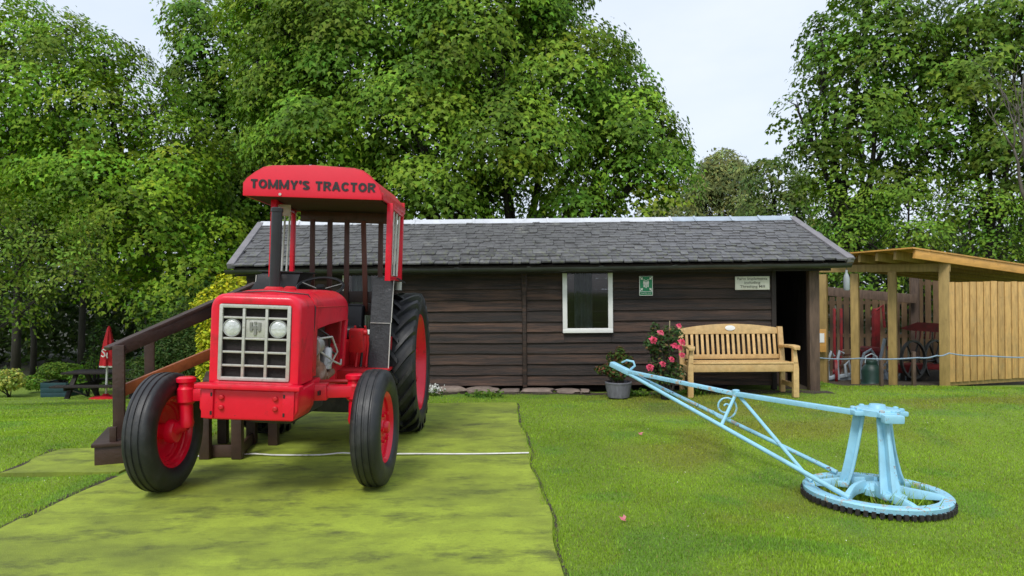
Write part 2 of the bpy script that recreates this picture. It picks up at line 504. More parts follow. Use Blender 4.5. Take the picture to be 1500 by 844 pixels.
M['bark_grey'] = mat('grey_bark', (0.10, 0.09, 0.075), 0.85, 0.35, 6, bump=0.5, bscale=16)
M['stem'] = mat('green_stem', (0.07, 0.10, 0.03), 0.6, 0.3, 8)
M['cane'] = mat('bamboo_cane', (0.40, 0.33, 0.2), 0.6, 0.2, 8)
def stain(m, col, scale, lo, hi, amt=1.0, stretch=(1, 1, 1), rough=None):
    """another layer of dirt, chips or grain over a material"""
    nt = m.node_tree; L = nt.links.new
    bs = nt.nodes['Principled BSDF']
    src = bs.inputs['Base Color'].links[0].from_socket
    tc = nt.nodes.new('ShaderNodeTexCoord')
    mp = node(nt, 'ShaderNodeMapping', Scale=stretch, Location=(3.1 * scale % 7, 1.7, 0.4))
    n = node(nt, 'ShaderNodeTexNoise', Scale=scale, Detail=9, Roughness=0.7)
    L(tc.outputs['Object'], mp.inputs['Vector']); L(mp.outputs[0], n.inputs['Vector'])
    rp = nt.nodes.new('ShaderNodeValToRGB')
    rp.color_ramp.elements[0].position = lo; rp.color_ramp.elements[0].color = (0, 0, 0, 1)
    rp.color_ramp.elements[1].position = hi; rp.color_ramp.elements[1].color = (amt, amt, amt, 1)
    L(n.outputs['Fac'], rp.inputs['Fac'])
    mx = nt.nodes.new('ShaderNodeMix'); mx.data_type = 'RGBA'
    mx.inputs['B'].default_value = (*col, 1)
    L(rp.outputs['Color'], mx.inputs['Factor']); L(src, mx.inputs['A']); L(mx.outputs['Result'], bs.inputs['Base Color'])
    if rough is not None:
        r0 = bs.inputs['Roughness']
        mr = nt.nodes.new('ShaderNodeMix'); mr.data_type = 'FLOAT'
        if r0.links: L(r0.links[0].from_socket, mr.inputs['A'])
        else: mr.inputs['A'].default_value = r0.default_value
        mr.inputs['B'].default_value = rough
        L(rp.outputs['Color'], mr.inputs['Factor']); L(mr.outputs['Result'], r0)
stain(M['red'], (0.16, 0.012, 0.014), 7.0, 0.60, 0.74, 0.7, rough=0.6)
stain(M['red'], (0.10, 0.035, 0.025), 34.0, 0.66, 0.70, 0.8, rough=0.7)
stain(M['red_dull'], (0.06, 0.025, 0.02), 16.0, 0.58, 0.70, 0.8, rough=0.8)
stain(M['red_sign'], (0.55, 0.006, 0.03), 4.0, 0.55, 0.75, 0.5)
stain(M['tyre'], (0.070, 0.066, 0.055), 7.0, 0.54, 0.74, 0.6, rough=0.85)
stain(M['bench'], (0.38, 0.20, 0.07), 9.0, 0.60, 0.74, 0.5)
stain(M['pine'], (0.25, 0.12, 0.035), 11.0, 0.64, 0.70, 0.8)
stain(M['pine'], (0.33, 0.25, 0.12), 2.2, 0.52, 0.70, 0.5)
stain(M['pine_post'], (0.22, 0.12, 0.04), 9.0, 0.60, 0.70, 0.6)
stain(M['pine_orange'], (0.30, 0.14, 0.04), 8.0, 0.58, 0.70, 0.5)
stain(M['blue'], (0.30, 0.20, 0.12), 22.0, 0.63, 0.66, 0.9, rough=0.8)
stain(M['blue'], (0.22, 0.42, 0.52), 4.0, 0.50, 0.70, 0.6)
stain(M['blue_chip'], (0.12, 0.07, 0.045), 24.0, 0.60, 0.63, 0.95, rough=0.8)
stain(M['plank'], (0.010, 0.007, 0.006), 3.0, 0.52, 0.66, 0.7, (0.5, 3, 10))
stain(M['plank'], (0.105, 0.080, 0.065), 30.0, 0.68, 0.72, 0.5, (0.5, 3, 5))
stain(M['slate'], (0.14, 0.15, 0.085), 9.0, 0.60, 0.68, 0.6)
stain(M['slate'], (0.26, 0.26, 0.24), 26.0, 0.66, 0.70, 0.6)
stain(M['wood_stair'], (0.085, 0.060, 0.045), 12.0, 0.58, 0.70, 0.5)
stain(M['zinc_white'], (0.30, 0.31, 0.32), 7.0, 0.50, 0.70, 0.5)
M['leaf'] = leaf_mat('leaf')
M['petal'] = leaf_mat('petal', 0.25, 0.6, (1.1, 1.0, 1.0), 0.3)
M['grass'] = leaf_mat('grass_blade', 0.25, 0.5, (1.2, 1.2, 0.5))
M['umbrella'] = mat('parasol_red', (0.55, 0.008, 0.018), 0.7, 0.1, 6)
M['umb_pole'] = mat('parasol_pole', (0.7, 0.7, 0.7), 0.35, 0.05, 6, metal=0.4)
M['teal'] = mat('teal_planter', (0.016, 0.055, 0.070), 0.5, 0.2, 6)
M['rope'] = mat('blue_grey_rope', (0.24, 0.33, 0.42), 0.7, 0.2, 40)
M['strip'] = mat('white_strip', (0.68, 0.68, 0.62), 0.6, 0.15, 8, patch=(0.3, 0.3, 0.2), pcover=0.25, pscale=10)
M['iron_grey'] = mat('grey_blue_iron', (0.36, 0.42, 0.47), 0.5, 0.2, 8)
M['green_iron'] = mat('green_iron', (0.010, 0.040, 0.030), 0.5, 0.3, 8)
M['wire'] = mat('black_wire', (0.02, 0.02, 0.02), 0.5, 0.2, 10)
M['reflect_cloth'] = mat('dim_reflection_cloth', (0.085, 0.095, 0.10), 0.9, 0.4, 5)
M['cloth'] = mat('grey_cloth', (0.30, 0.30, 0.28), 0.9, 0.2, 5)

# ================================================================== ground
def ground_mat():
    m = mat('lawn_ground', (1, 1, 1), 0.9, 0.0, 3)
    nt = m.node_tree; L = nt.links.new
    bs = nt.nodes['Principled BSDF']
    for l in list(bs.inputs['Base Color'].links):
        nt.links.remove(l)
    at = nt.nodes.new('ShaderNodeAttribute'); at.attribute_name = 'Col'
    tc = nt.nodes.new('ShaderNodeTexCoord')
    n1 = node(nt, 'ShaderNodeTexNoise', Scale=55.0, Detail=6, Roughness=0.7)
    L(tc.outputs['Object'], n1.inputs['Vector'])
    rp = nt.nodes.new('ShaderNodeValToRGB')
    rp.color_ramp.elements[0].position = 0.3; rp.color_ramp.elements[0].color = (0.55, 0.55, 0.5, 1)
    rp.color_ramp.elements[1].position = 0.70; rp.color_ramp.elements[1].color = (1.35, 1.3, 1.2, 1)
    L(n1.outputs['Fac'], rp.inputs['Fac'])
    vm = nt.nodes.new('ShaderNodeVectorMath'); vm.operation = 'MULTIPLY'
    L(at.outputs['Color'], vm.inputs[0]); L(rp.outputs['Color'], vm.inputs[1]); L(vm.outputs[0], bs.inputs['Base Color'])
    bp = nt.nodes.new('ShaderNodeBump'); bp.inputs['Strength'].default_value = 0.6; bp.inputs['Distance'].default_value = 0.03
    n2 = node(nt, 'ShaderNodeTexNoise', Scale=90.0, Detail=4, Roughness=0.7)
    L(tc.outputs['Object'], n2.inputs['Vector'])
    L(n2.outputs['Fac'], bp.inputs['Height']); L(bp.outputs[0], bs.inputs['Normal'])
    return m

def lawn_colour(x, y):
    """real colour of the lawn: lush green with dry, reddish-brown thin patches on the right-hand slope"""
    n = 0.6 * vnoise(x * 0.8, y * 0.8, 11) + 0.4 * vnoise(x * 2.3, y * 2.3, 12)
    dry = sstep(0.42, 0.66, n) * sstep(0.5, 1.6, x) * sstep(12.5, 9.5, y)
    n2 = vnoise(x * 1.7 + 9, y * 1.7, 5)
    g = np.stack([0.195 + 0.060 * n2, 0.315 + 0.075 * n2, 0.026 + 0.006 * n2], -1)
    d = np.array([0.240, 0.225, 0.034])
    c = g * (1 - 0.6 * dry[..., None]) + d * 0.6 * dry[..., None]
    m1 = vnoise(x * 4.5, y * 4.5, 71); m2 = vnoise(x * 11, y * 11, 72); m3 = vnoise(x * 0.45 + 3, y * 0.45, 73)
    c = c * (0.84 + 0.12 * m1 + 0.10 * m2 + 0.16 * m3)[..., None]
    clover = sstep(0.68, 0.80, vnoise(x * 2.9 + 5, y * 2.9, 74))[..., None]
    c = c * (1 - clover * np.array([0.22, 0.10, -0.2]))
    bright = sstep(1.0, -1.0, x)[..., None]
    return c * (1 + 0.10 * bright)

def nonuni(a, b, lo, hi, fine, growth=1.25):
    xs = list(np.arange(a, b + 1e-6, fine))
    s = fine; x = a
    left = []
    while x > lo:
        s *= growth; x -= s; left.append(x)
    s = fine; x = xs[-1]; right = []
    while x < hi:
        s *= growth; x += s; right.append(x)
    return np.array(left[::-1] + xs + right)

def build_ground():
    xs = nonuni(-7.5, 8.5, -900, 900, 0.16)
    ys = nonuni(1.5, 15.0, -300, 1500, 0.16)
    X, Y = np.meshgrid(xs, ys, indexing='xy')
    Z = terrain(X, Y)
    nx, ny = len(xs), len(ys)
    co = np.stack([X, Y, Z], -1).reshape(-1, 3)
    me = bpy.data.meshes.new('lawn')
    i = np.arange(nx * ny).reshape(ny, nx)
    q = np.stack([i[:-1, :-1], i[:-1, 1:], i[1:, 1:], i[1:, :-1]], -1).reshape(-1, 4)
    me.from_pydata(co.tolist(), [], q.tolist())
    me.polygons.foreach_set('use_smooth', [True] * len(me.polygons))
    c = lawn_colour(X, Y) * 0.72
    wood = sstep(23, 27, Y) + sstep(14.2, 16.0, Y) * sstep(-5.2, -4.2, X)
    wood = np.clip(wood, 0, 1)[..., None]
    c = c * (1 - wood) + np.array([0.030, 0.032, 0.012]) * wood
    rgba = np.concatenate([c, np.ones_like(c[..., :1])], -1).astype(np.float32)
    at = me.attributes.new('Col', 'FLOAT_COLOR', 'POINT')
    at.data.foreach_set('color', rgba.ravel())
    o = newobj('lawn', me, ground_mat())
    o['kind'] = 'structure'
build_ground()

# ------------------------------------------------------------------ artificial-grass mats
M['turf'] = mat('artificial_turf', (0.300, 0.380, 0.032), 0.85, 0.20, 4.5, stretch=(1, 1, 1), bump=0.5, bscale=160,
                patch=(0.095, 0.120, 0.018), pcover=0.34, pscale=1.1, psharp=0.16, pstretch=(0.8, 1.5, 1))
def turf_second_stain(m):
    nt = m.node_tree; L = nt.links.new
    bs = nt.nodes['Principled BSDF']
    src = bs.inputs['Base Color'].links[0].from_socket
    tc = nt.nodes.new('ShaderNodeTexCoord')
    mp = node(nt, 'ShaderNodeMapping', Scale=(1.5, 3.4, 1))
    n = node(nt, 'ShaderNodeTexNoise', Scale=1.25, Detail=10, Roughness=0.74)
    L(tc.outputs['Object'], mp.inputs['Vector']); L(mp.outputs[0], n.inputs['Vector'])
    rp = nt.nodes.new('ShaderNodeValToRGB')
    rp.color_ramp.elements[0].position = 0.52; rp.color_ramp.elements[0].color = (0, 0, 0, 1)
    rp.color_ramp.elements[1].position = 0.70; rp.color_ramp.elements[1].color = (0.9, 0.9, 0.9, 1)
    L(n.outputs['Fac'], rp.inputs['Fac'])
    mx = nt.nodes.new('ShaderNodeMix'); mx.data_type = 'RGBA'
    mx.inputs['B'].default_value = (0.034, 0.042, 0.014, 1)
    L(rp.outputs['Color'], mx.inputs['Factor']); L(src, mx.inputs['A']); L(mx.outputs['Result'], bs.inputs['Base Color'])
turf_second_stain(M['turf'])
stain(M['turf'], (0.17, 0.22, 0.024), 38.0, 0.52, 0.68, 0.55)
stain(M['turf'], (0.045, 0.05, 0.018), 3.2, 0.56, 0.70, 0.75, (0.8, 1.5, 1))
stain(M['turf'], (0.36, 0.42, 0.07), 150.0, 0.56, 0.66, 0.6)
stain(M['turf'], (0.10, 0.13, 0.018), 220.0, 0.56, 0.64, 0.6)

def xr(y):
    return 0.02 + (8.8 - y) * 0.0425 + 0.018 * math.sin(y * 3.1) + 0.008 * math.sin(y * 7.3 + 1)
def xl(y):
    return -3.02 + 0.03 * math.sin(y * 2.3)
def turf_mat(name, label, xa, xb, y0f, y1f, zt):
    nx, ny = 40, 26
    vs_, fs = [], []
    for j in range(ny + 1):
        for i in range(nx + 1):
            u, v = i / nx, j / ny
            x0 = xa(0) if callable(xa) else xa
            ym = y0f(u) + (y1f(u) - y0f(u)) * v
            xx = xa(ym) + (xb(ym) - xa(ym)) * u
            z = zt + 0.006 * (float(vnoise(xx * 2.2, ym * 2.2, 21)) - 0.5) + 0.004 * (float(vnoise(xx * 7, ym * 7, 22)) - 0.5)
            vs_.append((xx, ym, z))
    w = nx + 1
    for j in range(ny):
        for i in range(nx):
            a = j * w + i
            fs.append((a, a + 1, a + 1 + w, a + w))
    rim = [i for i in range(w)] + [j * w + nx for j in range(1, ny + 1)] + [ny * w + i for i in range(nx - 1, -1, -1)] + [j * w for j in range(ny - 1, 0, -1)]
    b = len(vs_)
    for k in rim:
        p = vs_[k]; vs_.append((p[0], p[1], -0.02))
    n = len(rim)
    for k in range(n):
        fs.append((rim[k], b + k, b + (k + 1) % n, rim[(k + 1) % n]))
    o = MB().add(vs_, fs).build(name, M['turf'], None, smooth=True)
    tag(o, label, 'turf mat')
    return o
turf_mat('turf_mat', 'stained green artificial turf mat on open ground before the front wheels of the tractor', xl, xr, lambda u: 2.2, lambda u: 4.42 + 0.18 * u, 0.022)
turf_mat('turf_mat', 'green artificial turf mat under the front wheels of the red tractor', lambda y: xl(y) + 0.02, xr, lambda u: 4.43 + 0.18 * u, lambda u: 6.05, 0.014)
turf_mat('turf_mat', 'green artificial turf mat under the large rear wheels, running up to the shed lawn', lambda y: -2.9 + 0.02 * math.sin(y * 3), xr, lambda u: 6.062, lambda u: 8.80 + 0.06 * u, 0.015)
turf_mat('turf_mat', 'small green turf mat laid at the foot of the wooden steps', lambda y: -3.98 - 0.12 * (y - 5.55) ** 2 + 0.03 * math.sin(y * 9), lambda y: -3.06, lambda u: 5.56, lambda u: 6.42, 0.018)
# white seam strip across the mats
sp = []
for i in range(60):
    t = i / 59.0
    x = -2.85 + t * 2.98
    y = 6.055 + 0.012 * math.sin(x * 5.0) + 0.02 * math.exp(-((x + 1.45) / 0.18) ** 2) + 0.015 * math.exp(-((x + 2.2) / 0.12) ** 2)
    sp.append((x, y))
mb = MB(); vv = []; ff = []
for i, (x, y) in enumerate(sp):
    lift = 0.026 + 0.012 * math.exp(-((x + 1.45) / 0.1) ** 2) + 0.008 * math.exp(-((x + 2.2) / 0.1) ** 2)
    for (dy, dz) in ((-0.013, 0), (-0.004, 0.006), (0.008, 0.006), (0.014, 0)):
        vv.append((x, y + dy, lift + dz - 0.004))
for i in range(len(sp) - 1):
    for k in range(3):
        a = i * 4 + k
        ff.append((a, a + 1, a + 5, a + 4))
tag(mb.add(vv, ff).build('seam_strip', M['strip']), 'thin white strip lying along the seam between two turf mats', 'strip')

# ================================================================== the wooden shed
TS = R(2.6)
SO = Vector(((1197 - 750) / FPX * 9.72, 9.72, 0))
SU = Vector((-math.cos(TS), math.sin(TS), 0)); SN = Vector((math.sin(TS), math.cos(TS), 0))
def SW(s, n, z):
    return SO + SU * s + SN * n + Vector((0, 0, z))
def s_of_px(px, n=0.0):
    d = ray(px, 440)
    # (SO + SU s + SN n) parallel to d in plan
    a = SO + SN * n
    return (a.x * d.y - a.y * d.x) / (SU.y * d.x - SU.x * d.y)
SL = s_of_px(362)
shed = thing('wooden_shed', 'long low dark brown boarded shed with a slate roof', 'shed', tuple(SW(SL / 2, 0, 0)))
SMI = shed.matrix_basis.inverted()

s_door = s_of_px(1129)
s_bat = s_of_px(768)
W1 = (s_of_px(897), s_of_px(824), 0.805, 1.665)
W2 = (s_of_px(577), s_of_px(504), 0.805, 1.665)
row_h = 0.147
zb0 = 0.085
rows = 12
def plank(sa, sb, z0, z1):
    L_ = sb - sa
    if L_ < 0.04: return
    j = random.uniform(-0.004, 0.004)
    mb = MB()
    # waney boards: lower edge stands proud, slightly uneven
    n = max(2, int(L_ / 0.3))
    rings = []
    for i in range(n + 1):
        s = sa + 0.002 + (L_ - 0.004) * i / n
        e = 0.010 * (random.random() - 0.5)
        f = 0.008 * (random.random() - 0.5)
        rings.append([SW(s, -0.034 + f, z0 + e + j), SW(s, -0.008 + f, z1 + 0.022 + j), SW(s, 0.006, z1 + 0.022 + j), SW(s, -0.010, z0 + e + j)])
    mb.loft(rings)
    mb.build('plank', M['plank'], shed, world=True, smooth=False)
for r_ in range(rows):
    z0 = zb0 + r_ * row_h; z1 = z0 + row_h
    if z1 > 1.80: z1 = 1.80
    for (sa, sb) in ((s_door, s_bat - 0.03), (s_bat + 0.03, SL)):
        cuts = []
        for (a, b, wz0, wz1) in (W1, W2):
            if z0 < wz1 - 0.005 and z1 + 0.022 > wz0 + 0.03 and a > sa and b < sb:
                cuts.append((a + 0.02, b - 0.02))
        cur = sa
        for a, b in sorted(cuts):
            plank(cur, a, z0, z1); cur = b
            if z0 < 0.79: plank(a, b, z0, 0.79)
        # long runs are butted
        if sb - cur > 2.6 and random.random() < 0.5:
            m_ = cur + (sb - cur) * random.uniform(0.35, 0.65)
            plank(cur, m_, z0, z1); plank(m_, sb, z0, z1)
        else:
            plank(cur, sb, z0, z1)
# posts, battens and remaining walls
MB().beam(SW(s_bat, -0.03, 0.06), SW(s_bat, -0.03, 1.78), 0.055, 0.05, up=SN).build('batten', M['plank'], shed, bevel=0.004, world=True)
MB().beam(SW(s_door - 0.03, 0.0, 0.02), SW(s_door - 0.03, 0.0, 1.78), 0.06, 0.09, up=SN).build('door_jamb', M['plank_dark'], shed, bevel=0.004, world=True)
MB().beam(SW(0.06, 0.0, -0.05), SW(0.06, 0.0, 1.76), 0.135, 0.13, up=SN).build('corner_post', M['old_wood'], shed, bevel=0.012, world=True)
MB().beam(SW(0.0, 0.0, 1.735), SW(s_door + 0.1, 0.0, 1.735), 0.08, 0.09, up=(0, 0, 1)).build('lintel', M['plank_dark'], shed, bevel=0.005, world=True)
SDEP = 3.2
for nm, a, b in (('back_wall', (0, SDEP), (SL, SDEP)),):
    for r_ in range(9):
        MB().beam(SW(0, SDEP, 0.1 + 0.2 * r_), SW(SL, SDEP, 0.1 + 0.2 * r_), 0.02, 0.198).build('plank', M['plank_dark'], shed, world=True, smooth=False)
for s in (0.03, SL - 0.01):
    for k in range(15):
        n = 0.12 + 0.215 * k
        if n > SDEP: break
        zt = 1.75 + 0.66 * (1 - abs(n - 1.55) / 1.7)
        MB().beam(SW(s, n, -0.02), SW(s, n, zt), 0.02, 0.212, up=SN).build('plank', M['plank_dark'], shed, world=True, smooth=False)
MB().add([SW(-0.0, 0.05, 0.012), SW(SL, 0.05, 0.012), SW(SL, SDEP, 0.012), SW(0, SDEP, 0.012)], [(0, 1, 2, 3)]).build('earth_floor', M['soil'], shed, world=True, smooth=False)
# leaning tool shapes inside the doorway
tl = MB(); tl.tube([SW(0.34, 0.55, 0.02), SW(0.50, 0.75, 1.25)], 0.018, 8)
tl.box(SW(0.335, 0.54, 0.10), (0.2, 0.03, 0.16))
tag(tl.build('spade', M['old_wood']), 'long handled spade leaning in the dark shed doorway', 'spade')

# windows
def window(W, curtain):
    a, b, z0, z1 = W
    fw = 0.062
    fr = MB()
    fr.beam(SW(a, -0.045, z0 + fw / 2), SW(b, -0.045, z0 + fw / 2), 0.06, fw)
    o = fr.build('window', M['white'], shed, bevel=0.005, world=True)
    for s in (a + fw / 2, b - fw / 2):
        MB().beam(SW(s, -0.045, z0 + fw + 0.001), SW(s, -0.045, z1), 0.06, fw, up=SU).build('frame', M['white'], o, bevel=0.005, world=True)
    MB().beam(SW(a + fw, -0.04, z1 - 0.012), SW(b - fw, -0.04, z1 - 0.012), 0.05, 0.024).build('frame', M['plank_dark'], o, world=True)
    g = MB().add([SW(a + fw - 0.01, -0.035, z0 + fw - 0.01), SW(b - fw + 0.01, -0.035, z0 + fw - 0.01), SW(b - fw + 0.01, -0.035, z1), SW(a + fw - 0.01, -0.035, z1)], [(0, 1, 2, 3)])
    g.build('pane', M['glass'], o, world=True, smooth=False)
    if curtain:
        cm = MB(); n = 24; rings = []
        for i in range(n + 1):
            s = a + 0.36 + (b - a - 0.42) * i / n
            k = 0.03 * math.sin(i * 1.7)
            rings.append([SW(s, 0.16 + k, z0 + 0.02), SW(s, 0.18 + k, z1), SW(s, 0.185 + k, z1), SW(s, 0.165 + k, z0 + 0.02)])
        cm.loft(rings)
        cm.build('curtain', M['cloth'], o, world=True)
window(W1, False); window(W2, True)
# grey cloth added behind the pane, standing in for a reflection
cm = MB(); rings = []
for i in range(15):
    s = W1[0] + 0.24 + 0.26 * i / 14
    k = 0.03 * math.sin(i * 1.3)
    rings.append([SW(s, 0.5 + k, 0.75), SW(s, 0.55 + k, 1.9), SW(s, 0.555 + k, 1.9), SW(s, 0.505 + k, 0.75)])
cm.loft(rings)
tag(cm.build('reflection_cloth', M['reflect_cloth']), 'dim grey cloth standing in for a reflection behind the white framed window', 'reflection_cloth')

# roof corners from the photograph
ER, EL = P(1241, 381, 9.42), P(342, 390, 9.80)
RR, RL = P(1157, 322, 11.02), P(385, 330, 11.38)
def RP(u, v):           # u 0 (right) -> 1 (left), v 0 eave -> 1 ridge
    return (ER * (1 - u) + EL * u) * (1 - v) + (RR * (1 - u) + RL * u) * v
RNv = (EL - ER).cross(RR - ER).normalized()
if RNv.z < 0: RNv = -RNv
BK = Vector((0, 3.35, 0))
# boarding under the slates, both slopes
bl = MB()
BR_, BL_ = RR + SN * 1.62 + Vector((0, 0, -0.75)), RL + SN * 1.62 + Vector((0, 0, -0.75))
d_ = RNv * -0.035
bl.add([ER + d_, EL + d_, RL + d_, RR + d_, ER + d_ * 1.8, EL + d_ * 1.8, RL + d_ * 1.8, RR + d_ * 1.8],
       [(0, 1, 2, 3), (7, 6, 5, 4), (0, 4, 5, 1), (1, 5, 6, 2), (2, 6, 7, 3), (3, 7, 4, 0)])
bl.build('roof', M['plank_dark'], shed, world=True, smooth=False)
roof = [c for c in shed.children if c.name.startswith('roof')][0]
bk = MB()
e_ = Vector((0, 0, -0.03))
bk.add([RR + e_, RL + e_, BL_, BR_, RR + e_ * 2, RL + e_ * 2, BL_ + e_, BR_ + e_], [(0, 1, 2, 3), (7, 6, 5, 4), (0, 4, 5, 1), (1, 5, 6, 2), (2, 6, 7, 3), (3, 7, 4, 0)])
bk.build('back_slope', M['slate'], roof, world=True, smooth=False)

# slates
NROW = 16
ulen = (EL - ER).length
def slate_mesh(w, h):
    mb = MB()
    c = random.uniform(0.0, 0.02)
    k = random.uniform(-0.008, 0.008)
    poly = [(-w / 2, h), (w / 2, h), (w / 2, c), (w / 2 - c - 0.004, k * 0.5), (0.1 * w, k), (-w / 2 + c * 0.6, 0), (-w / 2, c * 0.6)]
    mb.prism(poly, 0.0, random.uniform(0.014, 0.022), lambda u, v, d: (u, v, d))
    o = mb.build('slate_src', M['slate'], None, smooth=False)
    me = o.data
    bpy.data.objects.remove(o, do_unlink=True)
    me.name = 'slate'
    return me
SLM = [slate_mesh(0.2, 0.205) for _ in range(8)]
vdir = None
rest_v, rest_f = [], []
nsl = 0
ramp_total = []
for r_ in range(NROW):
    v0 = -0.022 + r_ * (1.0 / NROW)
    u = -0.004 - random.random() * 0.012
    while u < 1.0:
        wm = random.uniform(0.10, 0.195) * (1.0 - 0.012 * r_)
        du = wm / ulen
        uc = u + du / 2
        if u + du > 1.01:
            break
        p = RP(uc, v0)
        xd = (RP(uc - 0.01, v0) - RP(uc + 0.01, v0)).normalized()
        yd = (RP(uc, v0 + 0.1) - p).normalized()
        zd = xd.cross(yd).normalized()
        yd = zd.cross(xd)
        tilt = Matrix.Rotation(random.uniform(-0.035, 0.035), 4, 'Z') @ Matrix.Rotation(R(-4.2) + random.uniform(-0.02, 0.02), 4, 'X') @ Matrix.Rotation(random.uniform(-0.012, 0.012), 4, 'Y')
        m = Matrix(((xd.x, yd.x, zd.x, 0), (xd.y, yd.y, zd.y, 0), (xd.z, yd.z, zd.z, 0), (0, 0, 0, 1)))
        off = zd * (0.014 + random.uniform(-0.004, 0.006)) + yd * random.uniform(-0.018, 0.012)
        mw = Matrix.Translation(p + off) @ m @ tilt @ Matrix.Diagonal((wm / 0.2 * 0.965, 0.95 if r_ < NROW - 1 else 0.55, 1, 1))
        me = random.choice(SLM)
        if nsl < 300:
            o = bpy.data.objects.new('slate', me); COL.objects.link(o)
            o.parent = roof; o.matrix_basis = SMI @ mw
            nsl += 1
        else:
            b = len(rest_v)
            rest_v.extend([tuple(SMI @ (mw @ q.co)) for q in me.vertices])
            rest_f.extend([tuple(b + i for i in pl.vertices) for pl in me.polygons])
        u += du
me = bpy.data.meshes.new('upper_slates'); me.from_pydata(rest_v, [], rest_f); me.update()
us = newobj('upper_slates', me, M['slate'], roof); us['kind'] = 'stuff'
# verge boards
for (a, b, s) in ((ER, RR, 1), (EL, RL, -1)):
    d = (b - a).normalized()
    out = (ER - EL).normalized() * s
    MB().beam(a + out * 0.03 + RNv * 0.012 - d * 0.03, b + out * 0.03 + RNv * 0.012 + d * 0.03, 0.10, 0.075, up=RNv).build('verge_board', M['lead'], roof, bevel=0.006, world=True)
# ridge capping: sheet pieces and clips
cuts = [385, 440, 520, 612, 700, 808, 985, 1020, 1072, 1112, 1157]
for i in range(len(cuts) - 1):
    ua = (1157 - cuts[i + 1]) / 772.0; ub = (1157 - cuts[i]) / 772.0
    a, b = RR * (1 - ua) + RL * ua, RR * (1 - ub) + RL * ub
    if i == 0: b = b + (RL - RR).normalized() * 0.03
    if i == len(cuts) - 2: a = a - (RL - RR).normalized() * 0.03
    tv = (RR - ER).normalized()
    k = random.uniform(-0.004, 0.004)
    prof = lambda p: [p - tv * 0.115 + RNv * (0.034 + k), p - tv * 0.02 + RNv * (0.046 + k), p + Vector((0, 0, 0.062 + k)), p + SN * 0.12 + Vector((0, 0, 0.01)), p + SN * 0.12 + Vector((0, 0, -0.005)), p + Vector((0, 0, 0.045 + k)), p - tv * 0.115 + RNv * (0.022 + k)]
    MB().loft([prof(a + (b - a).normalized() * 0.004), prof(b)]).build('ridge_cap', M['zinc_blue'] if cuts[i] >= 985 else M['zinc_white'], roof, world=True, smooth=False)
    if i > 0:
        q = lambda p: [p - tv * 0.14 + RNv * 0.044, p - tv * 0.02 + RNv * 0.058, p + Vector((0, 0, 0.076)), p + Vector((0, 0, 0.058)), p - tv * 0.02 + RNv * 0.05, p - tv * 0.14 + RNv * 0.038]
        e = (b - a).normalized()
        MB().loft([q(b - e * 0.016), q(b + e * 0.016)]).build('ridge_clip', M['zinc_white'] if cuts[i] < 1000 else M['zinc_blue'], roof, world=True, smooth=False)
# gutter, half round, with joints and brackets
ga, gb = P(1246, 387, 9.34), P(331, 397, 9.74)
gd = (gb - ga).normalized(); gn = Vector((-gd.y, gd.x, 0))
if gn.y > 0: gn = -gn
gr = MB(); rings = []
for e in range(31):
    p = ga + (gb - ga) * e / 30 + Vector((0, 0, -0.012 * math.sin(e / 30 * math.pi) + random.uniform(-0.003, 0.003)))
    ring = [p + gn * (0.058 * math.cos(t)) + Vector((0, 0, 0.012 - 0.058 * math.sin(t))) for t in np.linspace(0, math.pi, 9)]
    ring += [p + gn * (0.050 * math.cos(t)) + Vector((0, 0, 0.012 - 0.050 * math.sin(t))) for t in np.linspace(math.pi, 0, 9)]
    rings.append(ring)
gr.loft(rings)
g_o = gr.build('gutter', M['gutter'], shed, world=True)
for e in np.linspace(0.04, 0.97, 9):
    p = ga + (gb - ga) * e
    c = MB()
    rg = []
    for w in (-0.022, 0.022):
        rg.append([p + gd * w + gn * (0.064 * math.cos(t)) + Vector((0, 0, 0.014 - 0.064 * math.sin(t))) for t in np.linspace(0, math.pi, 9)] + [p + gd * w + gn * (0.0585 * math.cos(t)) + Vector((0, 0, 0.014 - 0.0585 * math.sin(t))) for t in np.linspace(math.pi, 0, 9)])
    c.loft(rg); c.build('bracket', M['gutter'], g_o, world=True)
MB().beam(SW(-0.12, -0.16, 1.68), SW(SL + 0.1, -0.16, 1.68), 0.02, 0.12).build('fascia', M['plank_dark'], shed, world=True)
MB().add([SW(-0.12, -0.16, 1.735), SW(SL + 0.1, -0.16, 1.735), SW(SL + 0.1, 0.02, 1.80), SW(-0.12, 0.02, 1.80)], [(0, 1, 2, 3)]).build('soffit', M['plank_dark'], shed, world=True, smooth=False)
# stone footing
random.seed(31)
s = s_of_px(862)
while s < s_of_px(380):
    w = random.uniform(0.13, 0.50); h = random.uniform(0.04, 0.11)
    c = SW(s + w / 2, -0.10 - random.uniform(0, 0.05), h / 2 - 0.005)
    b = MB().sphere((0, 0, 0), 1.0, 10, 6)
    sd_ = random.random() * 50
    for q in b.v:
        k = 0.80 + 0.5 * float(vnoise(q.x * 1.6 + sd_, q.y * 1.6 + q.z * 2.1 + sd_, 5))
        e = 0.55
        q.x, q.y, q.z = [math.copysign(abs(t_) ** e, t_) * k for t_ in (q.x, q.y, q.z)]
        q.x *= w * 0.47; q.y *= 0.10; q.z *= h * 0.52
    b.v = [c + Matrix.Rotation(-TS + random.uniform(-.12, .12), 3, 'Z') @ q for q in b.v]
    b.build('footing_stone', M['stone'], shed, world=True, angle=50)
    s += w

